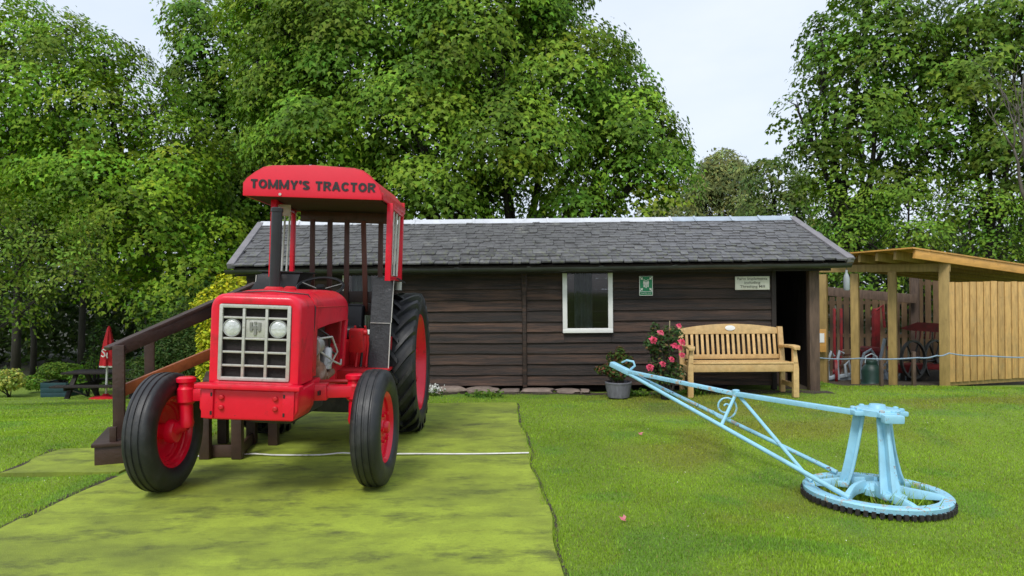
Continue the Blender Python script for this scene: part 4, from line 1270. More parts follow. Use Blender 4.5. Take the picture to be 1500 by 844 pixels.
# front axle (pivots, so it does not lean with the body)
ax_ = MB()
ax_.beam((-0.64, 0.0, 0.665), (0.64, 0.06, 0.675), 0.095, 0.085)
axle = ax_.build('front_axle', M['red'], tractor, bevel=0.01)
MB().beam((-0.40, -0.012, 0.668), (0.40, 0.045, 0.674), 0.125, 0.115).build('axle_sleeve', M['red'], axle, bevel=0.01)
MB().box((0.36, -0.02, 0.675), (0.012, 0.10, 0.03)).build('sleeve_slot', M['black_paint'], axle)
MB().box((0.0, 0.02, 0.60), (0.16, 0.22, 0.20)).build('axle_pivot', M['red_dull'], axle, bevel=0.02)

FR = 0.415
def front_wheel(cx, cy, steer, s):
    """s = +1: outer face towards +x"""
    mrot = Matrix.Translation((cx, cy, FR - 0.004)) @ Matrix.Rotation(steer, 4, 'Z')
    ax = Vector((s, 0, 0))
    hub = MB().lathe([(-0.09, 0.04), (-0.085, 0.075), (-0.06, 0.085), (-0.03, 0.085), (-0.02, 0.06), (0.03, 0.06), (0.05, 0.055), (0.058, 0.045), (0.085, 0.043), (0.095, 0.035), (0.097, 0.005)], (0, 0, 0), ax, 24)
    for k in range(6):
        a = 2 * math.pi * k / 6
        p = Vector((s * 0.052, 0.105 * math.cos(a), 0.105 * math.sin(a)))
        hub.cyl(p, p + ax * 0.025, 0.013, n=6)
    w_ = hub.build('front_wheel', M['red'], tractor, mtx=mrot)
    ty = []
    prof = [(-0.062, 0.245), (-0.085, 0.262), (-0.100, 0.30), (-0.103, 0.335), (-0.096, 0.368), (-0.082, 0.392), (-0.075, 0.402),
            (-0.062, 0.409), (-0.052, 0.411), (-0.047, 0.404), (-0.039, 0.404), (-0.034, 0.413), (-0.018, 0.4145), (-0.010, 0.415), (-0.006, 0.407), (0.006, 0.407), (0.010, 0.415), (0.018, 0.4145), (0.034, 0.413), (0.039, 0.404), (0.047, 0.404), (0.052, 0.411), (0.062, 0.409),
            (0.075, 0.402), (0.082, 0.392), (0.096, 0.368), (0.103, 0.335), (0.100, 0.30), (0.085, 0.262), (0.062, 0.245), (0.0, 0.24)]
    MB().lathe(prof, (0, 0, 0), (1, 0, 0), 64, closed=True).build('tyre', M['tyre'], w_, mtx=mrot)
    rim = [(0.068, 0.258), (0.075, 0.250), (0.070, 0.242), (0.055, 0.232), (0.048, 0.222), (0.03, 0.220), (0.024, 0.19), (0.02, 0.185), (0.035, 0.15), (0.048, 0.12), (0.050, 0.05), (0.044, 0.05), (0.042, 0.12), (0.030, 0.15), (0.022, 0.158), (0.012, 0.185), (-0.002, 0.19), (-0.006, 0.207), (-0.03, 0.210), (-0.036, 0.226), (-0.055, 0.230), (-0.066, 0.240), (-0.074, 0.250), (-0.066, 0.258), (0.0, 0.246)]
    MB().lathe(rim, (0, 0, 0), ax, 48, closed=True).build('rim', M['red'], w_, mtx=mrot)
    return w_
front_wheel(-0.735, -0.02, R(-2.5), -1)
front_wheel(0.735, 0.07, R(-2.0), 1)
for sx, cy in ((-1, -0.02), (1, 0.07)):
    kx = sx * 0.585
    kp = MB()
    kp.lathe([(0.44, 0.045), (0.47, 0.052), (0.50, 0.046), (0.60, 0.044), (0.62, 0.062), (0.71, 0.062), (0.725, 0.05), (0.75, 0.05), (0.76, 0.066), (0.785, 0.066), (0.795, 0.05)], (kx, cy, 0), (0, 0, 1), 24)
    k_ = kp.build('kingpin', M['red'], tractor)
    MB().cyl((kx, cy, 0.46), (sx * 0.70, cy, 0.412), 0.042, 0.05, n=18).build('spindle', M['red'], k_)
    MB().beam((kx, cy, 0.73), (kx - sx * 0.05, cy + 0.18, 0.72), 0.04, 0.03).build('steering_arm', M['red_dull'], k_, bevel=0.006)
MB().tube([(-0.535, 0.16, 0.72), (0.535, 0.25, 0.72)], 0.015, 8).build('track_rod', M['red_dull'], axle)

RRad = 0.685
def rear_wheel(cx, s):
    mrot = Matrix.Translation((cx, 2.05, RRad - 0.004)) @ Matrix.Diagonal((0.9, 1, 1, 1))
    hub = MB().lathe([(-0.16, 0.10), (-0.05, 0.12), (0.0, 0.12), (0.03, 0.10), (0.06, 0.085), (0.065, 0.005)], (0, 0, 0), (s, 0, 0), 24)
    for k in range(8):
        a = 2 * math.pi * k / 8
        p = Vector((s * -0.0, 0.16 * math.cos(a), 0.16 * math.sin(a)))
        hub.cyl(p, p + Vector((s * 0.045, 0, 0)), 0.017, n=6)
    w_ = hub.build('rear_wheel', M['red'], tractor, mtx=mrot)
    car = [(-0.135, 0.462), (-0.165, 0.485), (-0.182, 0.53), (-0.184, 0.57), (-0.174, 0.605), (-0.158, 0.625), (-0.10, 0.640), (-0.03, 0.646), (0.03, 0.646), (0.10, 0.640), (0.158, 0.625), (0.174, 0.605), (0.184, 0.57), (0.182, 0.53), (0.165, 0.485), (0.135, 0.462), (0, 0.455)]
    ty = MB().lathe(car, (0, 0, 0), (1, 0, 0), 72, closed=True)
    def crad(a):
        a = abs(a)
        if a < 0.10: return 0.646 - 0.006 * a / 0.10
        if a < 0.158: return 0.640 - 0.015 * (a - 0.10) / 0.058
        return 0.625 - 0.035 * (a - 0.158) / 0.02
    N = 23
    for side in (-1, 1):
        for k in range(N):
            th0 = 2 * math.pi * k / N + (math.pi / N if side > 0 else 0)
            rings = []
            for (t_, lift, hw) in ((-0.02, 0.036, 0.020), (0.03, 0.040, 0.024), (0.09, 0.040, 0.025), (0.135, 0.038, 0.028), (0.165, 0.034, 0.032), (0.181, 0.020, 0.032)):
                a = side * t_
                th = th0 - 1.15 * max(t_, -0.02) / 0.66
                r0 = crad(t_) - 0.012; r1 = 0.646 + lift - 0.10 * max(0, t_ - 0.08) ** 1.3 if t_ < 0.17 else 0.648
                q = []
                for (rr, ww) in ((r0, hw * 1.25), (r1, hw), (r1, -hw), (r0, -hw * 1.25)):
                    tt = th + ww / 0.66
                    q.append(Vector((a, rr * math.cos(tt), rr * math.sin(tt))))
                rings.append(q)
            ty.loft(rings)
    ty.build('tyre', M['tyre'], w_, mtx=mrot, angle=32)
    rim = [(0.145, 0.478), (0.155, 0.470), (0.150, 0.455), (0.12, 0.44), (0.08, 0.41), (0.06, 0.40), (-0.0, 0.395), (-0.01, 0.36), (0.0, 0.30), (0.0, 0.10), (-0.012, 0.10), (-0.014, 0.30), (-0.03, 0.385), (-0.08, 0.40), (-0.12, 0.43), (-0.15, 0.465), (-0.14, 0.476), (0, 0.46)]
    r_o = MB().lathe(rim, (0, 0, 0), (s, 0, 0), 56, closed=True)
    r_o.build('rim', M['red'], w_, mtx=mrot)
    for k in range(8):
        a = 2 * math.pi * k / 8 + 0.2
        p = Vector((s * 0.035, 0.355 * math.cos(a), 0.355 * math.sin(a)))
        MB().box(p, (0.07, 0.07, 0.05), Euler((a, 0, 0)).to_matrix()).build('rim_clamp', M['red'], w_, bevel=0.008, mtx=mrot)
    return w_
rear_wheel(0.665, 1); rear_wheel(-0.665, -1)

# fenders: folded black plates in front of and over the tyres
for sx in (-1, 1):
    f_ = MB()
    x0, x1 = sx * 0.435, sx * 0.615
    prof = [(1.255, 0.73), (1.30, 1.12), (1.375, 1.52), (1.60, 1.535), (2.1, 1.50)]
    top, bot = [], []
    for (y, z) in prof:
        top.append((Vector((x0, y, z)), Vector((x1 if z > 1.1 else x1 - sx * 0.012, y, z))))
    vv = []; ff = []
    for a, b in top:
        vv += [a, b, a + Vector((0, 0.018, -0.012)), b + Vector((0, 0.018, -0.012))]
    for i in range(len(top) - 1):
        k = i * 4
        ff += [(k, k + 1, k + 5, k + 4), (k + 2, k + 6, k + 7, k + 3), (k, k + 4, k + 6, k + 2), (k + 1, k + 3, k + 7, k + 5)]
    ff += [(0, 2, 3, 1), (len(vv) - 4, len(vv) - 3, len(vv) - 1, len(vv) - 2)]
    f_.add(vv, ff)
    fo = TB(f_, 'fender', M['crackle'], smooth=False)
    # white-edged fold line and cracks in the paint
    TB(MB().beam((x0, 1.293, 1.125), (x1, 1.293, 1.125), 0.006, 0.008), 'fold_edge', M['alu'], fo)
    TB(MB().beam((x1, 1.25, 0.73), (x1, 1.297, 1.125), 0.008, 0.006), 'fold_edge', M['grey_bar'], fo)
    TB(MB().beam((x1 + sx * 0.004, 1.297, 1.13), (x1 + sx * 0.004, 1.368, 1.515), 0.006, 0.008), 'fold_edge', M['grey_bar'], fo)
    ck = MB()
    random.seed(3)
    x, z = sx * 0.52, 1.50
    while z > 0.78:
        nz = z - random.uniform(0.02, 0.06); nx = sx * min(0.585, max(0.46, abs(x) + random.uniform(-0.035, 0.035)))
        yy = lambda q: (1.30 + (q - 1.12) / 0.40 * 0.075 if q > 1.12 else 1.255 + (q - 0.73) / 0.39 * 0.045) - 0.004
        ck.beam((x, yy(z), z), (x, yy(nz), nz), 0.0016, 0.0016); ck.beam((x, yy(nz), nz), (nx, yy(nz), nz), 0.0016, 0.0016)
        x, z = nx, nz
    TB(ck, 'paint_crack', M['crack'], fo)
    # side skirt inside
    TB(MB().prism([(1.27, 0.75), (1.38, 1.50), (2.1, 1.48), (2.3, 1.0), (1.9, 0.72)], sx * 0.425, sx * 0.435, lambda u, v, d: (d, u, v)), 'fender_skirt', M['black_paint'], fo, smooth=False)
# dark tank box on the far fender
bx = MB()
bx.loft([[Vector((-0.66, 1.30, 1.36)), Vector((-0.26, 1.30, 1.36)), Vector((-0.26, 1.75, 1.36)), Vector((-0.66, 1.75, 1.36))],
         [Vector((-0.56, 1.33, 1.545)), Vector((-0.21, 1.33, 1.545)), Vector((-0.21, 1.75, 1.545)), Vector((-0.56, 1.75, 1.545))]])
TB(bx, 'tool_box', M['black_paint'], bevel=0.008)
TB(MB().box((-0.385, 1.54, 1.552), (0.40, 0.46, 0.014)), 'tool_box_lid', M['black_paint'], bevel=0.004)

# cab: side frames with pale bars, rear timber bars, canopy
CX = 0.06
CF, CR = 1.10, 1.90
for sx in (-1, 1):
    xf, xb = 0.112 + sx * 0.50, CX + sx * 0.525
    for nm, y, xx, w in (('cab_post', CF, xf, 0.050), ('cab_post', CR, xb, 0.040)):
        TB(MB().beam((xx, y, 1.50), (xx, y, 2.17), w, 0.05, up=(0, 1, 0)), nm, M['red'], bevel=0.005)
    for z in (1.525, 2.145):
        TB(MB().beam((xf, CF + 0.025, z), (xb, CR - 0.025, z), 0.035, 0.036), 'cab_rail', M['red'], bevel=0.004)
    for k in range(3):
        t_ = (k + 1) / 4.0
        y = CF + (CR - CF) * t_; x = xf + (xb - xf) * t_
        TB(MB().tube([(x, y - 0.03, 1.55), (x, y + 0.02, 2.12)], 0.010, 8), 'cab_bar', M['grey_bar'])
    TB(MB().cyl((xb, CR - 0.04, 1.42), (xb, CR - 0.04, 1.50), 0.03), 'post_foot', M['grey_bar'])
TB(MB().box((CX - 0.41, CF + 0.10, 2.09), (0.14, 0.02, 0.10), (0, 0, 0.25)), 'visor_plate', M['grey_bar'], bevel=0.003)
TB(MB().beam((CX - 0.46, CR + 0.02, 2.11), (CX + 0.46, CR + 0.02, 2.11), 0.05, 0.10), 'rear_header', M['wood_bar'], bevel=0.005)
for k, x in enumerate((-0.335, -0.165, 0.0, 0.17, 0.33)):
    tl_ = 0.015 if k == 3 else 0.004
    o = TB(MB().beam((CX + x - tl_, CR + 0.0, 2.08), (CX + x + tl_ * 2, CR + 0.03, 1.20), 0.046, 0.03, up=(0, 1, 0)), 'rear_bar', M['wood_red'] if k == 3 else M['wood_bar'], bevel=0.003)
for z in (1.22, 1.34):
    TB(MB().beam((CX - 0.46, CR + 0.045, z), (CX + 0.50, CR + 0.045, z), 0.03, 0.112), 'rear_board', M['wood_stair'], bevel=0.004)
# canopy: arched profile
HW = 0.575
prof = [(-HW, 2.165), (-HW, 2.262), (-HW + 0.03, 2.305), (-HW + 0.10, 2.36), (-HW + 0.165, 2.40), (-HW + 0.235, 2.415), (0, 2.428), (HW - 0.235, 2.415), (HW - 0.165, 2.398), (HW - 0.10, 2.355), (HW - 0.03, 2.278), (HW, 2.20), (HW, 2.165)]
YF, YB = 0.86, 1.98
SXc = 0.005
sgn = MB().prism(prof, YF - 0.012, YF + 0.012, lambda u, v, d: (u + SXc, d, v))
canopy = TB(sgn, 'canopy_sign', M['red_sign'], bevel=0.004)
TB(MB().tube([(u + SXc, YF - 0.0, v + 0.002) for u, v in prof[1:-1]], 0.008, 6), 'sign_edging', M['red_dull'], canopy)
# roof skin behind the sign
rf = MB(); rings = []
for y, k in ((YF + 0.013, 1.0), (1.4, 0.995), (YB, 0.985)):
    outer = [Vector((u * (1 + 0.03 * (y - YF)) + SXc, y, 2.165 + (v - 2.165) * k - 0.004)) for u, v in prof[1:-1]]
    inner = [Vector((p.x * 0.97, p.y, p.z - 0.02)) for p in reversed(outer)]
    rings.append(outer + inner)
rf.loft(rings)
TB(rf, 'canopy_roof', M['red_dull'])
TB(MB().box((SXc, (YF + YB) / 2 + 0.01, 2.172), (2 * HW - 0.04, YB - YF - 0.04, 0.012)), 'canopy_lining', mat('lining_dark', (0.05, 0.028, 0.026), 0.8, 0.2, 6))
for sx in (-1, 1):
    TB(MB().beam((sx * HW + SXc, YF + 0.014, 2.20), (sx * HW * 1.03 + SXc, YB, 2.195), 0.02, 0.06), 'canopy_fascia', M['red'], bevel=0.004)
TB(MB().beam((-HW * 1.03 + SXc, YB + 0.012, 2.22), (HW * 1.03 + SXc, YB + 0.012, 2.22), 0.02, 0.12), 'canopy_fascia', M['red_dull'], bevel=0.004)
for me in block_letters('TOMMY\u2019S TRACTOR', 1.03, 0.076, 0.0180):
    o = newobj('letter', me, M['black'], canopy)
    o.matrix_basis = ROLL @ Matrix.Translation((SXc + 0.005, YF - 0.0155, 2.266)) @ Matrix.Rotation(R(0.2), 4, 'Y')
TB(MB().lathe([(0, 0.012), (-0.006, 0.012)], (-0.26, YF - 0.013, 2.185), (0, 1, 0), 10), 'paint_chip', M['grey_bar'], canopy)

# ================================================================== wooden steps to the cab
SC = P(170, 660, 6.1)
steps = thing('wooden_steps', 'dark stained timber steps and handrail rising to the tractor cab', 'steps', (-3.1, 6.3, 0.015))
def SB(mb, name, m=M['wood_stair'], par=None, bevel=0.006, **k):
    return mb.build(name, m, par or steps, bevel=bevel, world=True, **k)
# bottom step: boxed tread
sb0 = Vector((-3.22, 6.02, 0.0))
rx = Vector((0.93, 0.36, 0)).normalized(); ry = Vector((-0.36, 0.93, 0)).normalized()
def st_pt(a, b, z):
    return sb0 + rx * a + ry * b + Vector((0, 0, z))
for nm, c, sz in (('riser', st_pt(0.0, -0.18, 0.085), (0.46, 0.03, 0.155)), ('riser', st_pt(-0.215, 0.20, 0.085), (0.03, 0.73, 0.155)), ('tread', st_pt(0.0, 0.19, 0.178), (0.50, 0.80, 0.03))):
    SB(MB().box(c, sz, Matrix((rx, ry, (0, 0, 1))).transposed()), nm)
# further treads climbing
run, rise = 0.27, 0.155
for k in range(1, 5):
    c = st_pt(0.22 + run * (k - 1) * 0.93, 0.20, 0.178 + rise * k)
    SB(MB().box(c, (0.30, 0.74, 0.032), Matrix((rx, ry, (0, 0, 1))).transposed()), 'tread')
for b in (-0.17, 0.57):
    SB(MB().beam(st_pt(-0.05, b, 0.10), st_pt(1.05, b, 0.70), 0.035, 0.17), 'stringer')
# newel posts and rails (near side follows the photograph)
def px_beam(name, a, b, w, h, m=M['wood_stair']):
    SB(MB().beam(P(*a), P(*b), w, h), name, m)
n0 = P(174, 505, 6.02)
SB(MB().beam((n0.x, n0.y, 0.02), (n0.x, n0.y, n0.z - 0.005), 0.088, 0.088, up=(0.36, -0.93, 0)), 'newel_post')
px_beam('handrail', (156, 511, 6.0), (375, 415, 7.05), 0.11, 0.03)
px_beam('handrail', (172, 513, 6.03), (375, 429, 7.05), 0.05, 0.105)
px_beam('mid_rail', (178, 573, 6.05), (345, 503, 6.9), 0.04, 0.098, M['wood_orange'])
q0 = P(219, 500, 6.62)
SB(MB().beam((q0.x, q0.y, 0.3), (q0.x, q0.y, q0.z), 0.08, 0.08, up=(0.36, -0.93, 0)), 'newel_post')
q1 = P(152 + 14, 640, 5.90)
SB(MB().beam((P(166, 655, 5.86).x, 5.86, 0.19), (P(166, 630, 5.86).x, 5.86, 0.31), 0.05, 0.06, up=(0.36, -0.93, 0)), 'toe_block')
# platform legs and ties below the bonnet side
for px, Y, yt in ((300, 5.98, 585), (347, 5.98, 600), (326, 6.6, 590), (368, 6.55, 590), (400, 6.5, 590)):
    p = P(px, 500, Y)
    SB(MB().beam((p.x, p.y, 0.015), (p.x, p.y, 0.50), 0.085, 0.07, up=(0, 1, 0)), 'support_leg')
a_, b_ = P(300, 500, 5.98), P(347, 500, 5.98)
SB(MB().beam((a_.x, a_.y + 0.045, 0.07), (b_.x, b_.y + 0.045, 0.07), 0.03, 0.10), 'tie_beam')
SB(MB().beam((b_.x, b_.y + 0.05, 0.07), (P(368, 500, 6.55).x, 6.55, 0.07), 0.03, 0.10), 'tie_beam')
for k in range(6):
    SB(MB().box((-2.20, 6.35 + 0.14 * k, 0.62), (0.42, 0.132, 0.03)), 'deck_board')

# ================================================================== garden bench
bp0 = P(1089, 577, 9.1)
bench = thing('garden_bench', 'pale teak garden bench with arched slatted back and oval white plaque', 'bench', (bp0.x, 9.12, tz(bp0.x, 9.12) + 0.015), R(-1.0))
BW = 0.70      # half width at outer leg faces
def BB(mb, name, par=None, bevel=0.006, m=None, **k):
    return mb.build(name, m or M['bench'], par or bench, bevel=bevel, **k)
for sx in (-1, 1):
    x = sx * (BW - 0.035)
    BB(MB().prism([(x - 0.035, -0.01), (x + 0.035, -0.01), (x + 0.035, 0.36), (x + 0.035 - (0.03 if sx > 0 else 0.0), 0.61), (x - 0.035 + (0.0 if sx > 0 else 0.03) - 0.0, 0.61), (x - 0.035, 0.36)], -0.035, 0.035, lambda u, v, d: (u, d, v)), 'leg')
    bk_ = MB().loft([[Vector((x + a, y + b, z)) for a, b in ((-0.033, -0.03), (0.033, -0.03), (0.033, 0.03), (-0.033, 0.03))] for y, z in ((0.47, -0.01), (0.47, 0.40), (0.56, 0.86))])
    BB(bk_, 'leg')
    BB(MB().loft([[Vector((sx * (BW - 0.04) + a * w, y, z + b)) for a, b in ((-0.042, -0.02), (0.042, -0.02), (0.046, 0.012), (0.03, 0.02), (-0.03, 0.02), (-0.046, 0.012))] for y, z, w in ((-0.09, 0.615, 0.8), (-0.05, 0.63, 1.1), (0.1, 0.632, 1.1), (0.30, 0.62, 0.9), (0.52, 0.60, 0.7))]), 'armrest')
    BB(MB().box((sx * (BW - 0.035), 0.22, 0.335), (0.03, 0.46, 0.09)), 'side_rail')
    BB(MB().box((sx * (BW - 0.035), 0.22, 0.13), (0.03, 0.46, 0.06)), 'stretcher')
BB(MB().box((0, -0.012, 0.365), (2 * BW - 0.142, 0.03, 0.095)), 'front_rail')
BB(MB().box((0, 0.47, 0.36), (2 * BW - 0.142, 0.03, 0.09)), 'back_rail')
for k in range(6):
    BB(MB().box((0, 0.0 + 0.082 * k, 0.428 - 0.003 * k), (2 * BW - 0.02 if k == 0 else 2 * BW - 0.15, 0.07, 0.022)), 'seat_slat', bevel=0.004)
bz = lambda z: 0.48 + (z - 0.40) * 0.195
BB(MB().beam((-BW + 0.07, bz(0.465), 0.465), (BW - 0.07, bz(0.465), 0.465), 0.03, 0.06), 'lower_back_rail')
tr_ = MB(); rings = []
for i in range(21):
    x = -BW + 0.07 + (2 * BW - 0.14) * i / 20
    zt = 0.845 + 0.055 * (1 - ((x) / (BW - 0.07)) ** 2)
    zb = 0.765
    rings.append([Vector((x, bz(zb) - 0.018, zb)), Vector((x, bz(zt) - 0.018, zt)), Vector((x, bz(zt) + 0.018, zt)), Vector((x, bz(zb) + 0.018, zb))])
tr_.loft(rings)
BB(tr_, 'top_rail')
for k in range(18):
    x = -0.585 + 1.17 * k / 17
    BB(MB().beam((x, bz(0.48), 0.485), (x, bz(0.77), 0.775), 0.036, 0.016, up=(0, 1, -0.2)), 'back_slat', bevel=0.003)
pq = MB().lathe([(0, 1.0), (-0.006, 1.0), (-0.008, 0.9)], (0, 0, 0), (0, 1, 0), 28)
pq.v = [Vector((p.x * 0.068, p.y + bz(0.84) - 0.022 + (p.z * 0.035) * 0.195, p.z * 0.035 + 0.845)) for p in pq.v]
BB(pq, 'plaque', m=M['white'], bevel=0)

# ================================================================== horse gin (pale blue cast iron)
GC = P(1283, 719, 5.0)
gin = thing('horse_gin', 'pale blue cast iron horse gin with long tapering draught frame on the lawn', 'horse gin', (GC.x, GC.y, GC.z - 0.06))
gmx = Matrix.Translation(GC) @ Matrix.Rotation(R(1.5), 4, 'Y')
def GB(mb, name, m=None, par=None, bevel=0.0, tilt=True, **k):
    if tilt:
        mb.v = [gmx @ p for p in mb.v]
    return mb.build(name, m or M['blue'], par or gin, bevel=bevel, world=True, **k)
RO = 0.475
ring = MB().lathe([(-0.030, RO - 0.005), (0.004, RO), (0.014, RO - 0.012), (0.012, RO - 0.08), (-0.004, RO - 0.086), (-0.030, RO - 0.08)], (0, 0, 0), (0, 0, 1), 72, closed=True)
ring_o = GB(ring, 'crown_wheel', M['blue_chip'])
cg = MB()
for k in range(64):
    a = 2 * math.pi * k / 64
    cg.box((math.cos(a) * (RO - 0.025), math.sin(a) * (RO - 0.025), -0.040), (0.075, 0.026, 0.036), (0, 0, a))
GB(cg, 'cogs', M['cog'], ring_o)
GB(MB().lathe([(-0.062, RO - 0.07), (-0.028, RO - 0.02), (-0.03, RO - 0.1)], (0, 0, 0), (0, 0, 1), 64, closed=True), 'cog_ring', M['cog'], ring_o)
for k in range(6):
    a = 2 * math.pi * k / 6 + 0.35
    pts = []
    for t_ in np.linspace(0, 1, 9):
        r_ = 0.08 + (RO - 0.13) * t_
        aa = a + 0.62 * math.sin(t_ * math.pi * 0.5) * 0.9 - 0.28
        pts.append((Vector((math.cos(aa) * r_, math.sin(aa) * r_, 0)), t_))
    ar = MB(); rings = []
    for i, (p, t_) in enumerate(pts):
        d = (pts[min(i + 1, 8)][0] - pts[max(i - 1, 0)][0]).normalized(); n_ = Vector((-d.y, d.x, 0))
        hgt = 0.062 * (1 - t_) ** 0.8 + 0.016; w = 0.016 + 0.012 * t_
        rings.append([p - n_ * w + Vector((0, 0, -0.01)), p - n_ * w * 0.7 + Vector((0, 0, hgt)), p + n_ * w * 0.7 + Vector((0, 0, hgt)), p + n_ * w + Vector((0, 0, -0.01))])
    ar.loft(rings)
    GB(ar, 'wheel_arm', bevel=0.006)
GB(MB().lathe([(-0.02, 0.10), (0.02, 0.10), (0.04, 0.08), (0.055, 0.06), (0.06, 0.02)], (0, 0, 0), (0, 0, 1), 28), 'hub')
# pedestal legs of cruciform section
HT = 0.535
for k, (a, rb) in enumerate(((-100, 0.215), (22, 0.235), (142, 0.175))):
    a = R(a + 8)
    d = Vector((math.cos(a), math.sin(a), 0)); n_ = Vector((-d.y, d.x, 0))
    lg = MB()
    for (wx, wy) in ((0.092, 0.020), (0.022, 0.075)):
        rings = []
        for t_ in np.linspace(0, 1, 7):
            r_ = rb + (0.085 - rb) * (t_ ** 0.75)
            s_ = 1.05 + 0.55 * (1 - t_) ** 3 - 0.12 * t_
            c = d * r_ + Vector((0, 0, 0.03 + (HT - 0.04) * t_))
            if wy > wx: c = c + d * 0.028
            rings.append([c - n_ * wx * s_ / 2 - d * wy / 2, c + n_ * wx * s_ / 2 - d * wy / 2, c + n_ * wx * s_ / 2 + d * wy / 2, c - n_ * wx * s_ / 2 + d * wy / 2])
        lg.loft(rings)
    l_ = GB(lg, 'pedestal_leg', bevel=0.005)
    GB(MB().box(d * (rb + 0.03) + Vector((0, 0, 0.028)), (0.075, 0.15, 0.035), (0, 0, a)), 'leg_foot', M['blue_chip'], l_, bevel=0.008)
# top plate: cross shaped with bolt heads
for k, (lx_, ly_) in enumerate(((0.37, 0.135), (0.135, 0.34))):
    GB(MB().box((0, 0, HT + 0.012 + 0.003 * k), (lx_, ly_, 0.034)), 'top_plate', bevel=0.008)
GB(MB().lathe([(0, 0.145), (0.038, 0.145), (0.044, 0.13), (0.046, 0.06), (0.07, 0.05), (0.075, 0.01)], (0, 0, HT - 0.002), (0, 0, 1), 28), 'top_boss')
for dx, dy in ((0.15, 0.04), (0.15, -0.04), (-0.15, 0.04), (-0.15, -0.04), (0.04, 0.14), (-0.04, 0.14), (0.04, -0.14), (-0.04, -0.14)):
    GB(MB().lathe([(0, 0.018), (0.014, 0.018), (0.018, 0.01)], (dx, dy, HT + 0.03), (0, 0, 1), 6), 'bolt', M['blue_chip'])
GB(MB().box((0, -0.205, HT + 0.0), (0.135, 0.06, 0.055)), 'top_lug', bevel=0.01)
# draught frame: top beam, two stays, bracing, scroll and hook (placed along the photographed lines)
DT = 6.95
tip = P(905, 538, DT)
topR = gmx @ Vector((-0.15, 0, HT + 0.008))
topM = P(1078, 577, 5.85)
GB(MB().beam(topR, topM, 0.05, 0.035, ext=0.01), 'draught_beam', tilt=False, bevel=0.006)
GB(MB().beam(topM, P(918, 544, 6.85), 0.045, 0.032), 'draught_beam', M['blue_chip'], tilt=False, bevel=0.006)
GB(MB().beam(P(924, 547, 6.82), P(896, 533, 7.02), 0.065, 0.05), 'draught_head', tilt=False, bevel=0.012)
n1, n2 = P(916, 545, 6.87), P(922, 546, 6.85)
nearE = gmx @ Vector((-0.31, -0.27, 0.022))
farE = gmx @ Vector((-0.10, 0.38, 0.03))
def lerp(a, b, t_): return a * (1 - t_) + b * t_
GB(MB().tube([n1, nearE], 0.017, 10), 'lower_stay', tilt=False)
GB(MB().tube([n2, farE], 0.017, 10), 'lower_stay', M['blue_chip'], tilt=False)
m1, m2 = lerp(n1, nearE, 0.52), lerp(n2, farE, 0.52)
GB(MB().tube([topM, m1], 0.014, 8), 'strut', tilt=False)
GB(MB().tube([topM, m2], 0.011, 8), 'strut', M['blue_chip'], tilt=False)
GB(MB().tube([m1, m2], 0.011, 8), 'cross_tie', M['blue_chip'], tilt=False)
GB(MB().tube([topM + Vector((0.02, 0, -0.01)), gmx @ Vector((-0.39, 0.14, 0.02))], 0.014, 8), 'brace', tilt=False)
GB(MB().lathe([(-0.02, 0.03), (0.03, 0.03), (0.035, 0.02)], topM, (0, 0, 1), 12), 'clamp', M['blue_chip'], tilt=False)
c = P(1063, 596, 5.87); sc_ = []
ex = (m1 - topM).normalized(); exx = Vector((1, -0.1, 0)).normalized()
for a in np.linspace(0.6, 3.9 * math.pi, 50):
    r_ = 0.008 + 0.0082 * a
    sc_.append(c + exx * (-r_ * math.cos(a)) + Vector((0, 0, 1)) * r_ * math.sin(a))
GB(MB().tube(sc_, 0.008, 6), 'scroll', M['blue_chip'], tilt=False)
hk = [P(924, 541, 6.84), P(930, 536, 6.82), P(928, 530, 6.83), P(918, 528, 6.86), P(911, 531, 6.9)]
GB(MB().tube(hk, [0.012, 0.012, 0.011, 0.010, 0.008], 8), 'hook', tilt=False)

# ================================================================== picnic corner at the far left
YT = 19.6
pt = P(165, 581, YT)
table = thing('picnic_table', 'dark weathered picnic table behind the steps on the lower lawn', 'picnic table', (pt.x, YT, tz(pt.x, YT)))
for k in range(6):
    MB().box((0, -0.36 + 0.145 * k, 0.74), (2.3, 0.135, 0.05)).build('table_board', M['plank_dark'], table, bevel=0.006)
for sy in (-1, 1):
    for j in range(2):
        MB().box((0, sy * (0.70 + 0.15 * j), 0.44), (2.3, 0.14, 0.05)).build('seat_board', M['plank_dark'], table, bevel=0.006)
for sx in (-0.85, 0.85):
    for sy in (-1, 1):
        MB().beam((sx, sy * 0.72, 0.0), (sx, sy * 0.22, 0.715), 0.06, 0.12, up=(1, 0, 0)).build('leg', M['plank_dark'], table, bevel=0.005)
    MB().box((sx + 0.052, 0, 0.38), (0.04, 1.7, 0.11)).build('cross_bar', M['plank_dark'], table, bevel=0.004)
YU = 19.0
pu = P(155, 583, YU)
par = thing('parasol', 'closed red parasol on a white pole beside the picnic table', 'parasol', (pu.x, YU, tz(pu.x, YU)))
MB().lathe([(0, 0.40), (0.03, 0.40), (0.06, 0.34), (0.09, 0.10), (0.14, 0.06)], (0, 0, 0), (0, 0, 1), 28).build('base', M['umbrella'], par)
tiltp = Matrix.Rotation(R(3.0), 4, 'Y')
MB().cyl((0, 0, 0.05), (0, 0, 1.1), 0.028, n=12).build('pole', M['umb_pole'], par, mtx=tiltp)
um = MB(); rings = []
NZ = 40
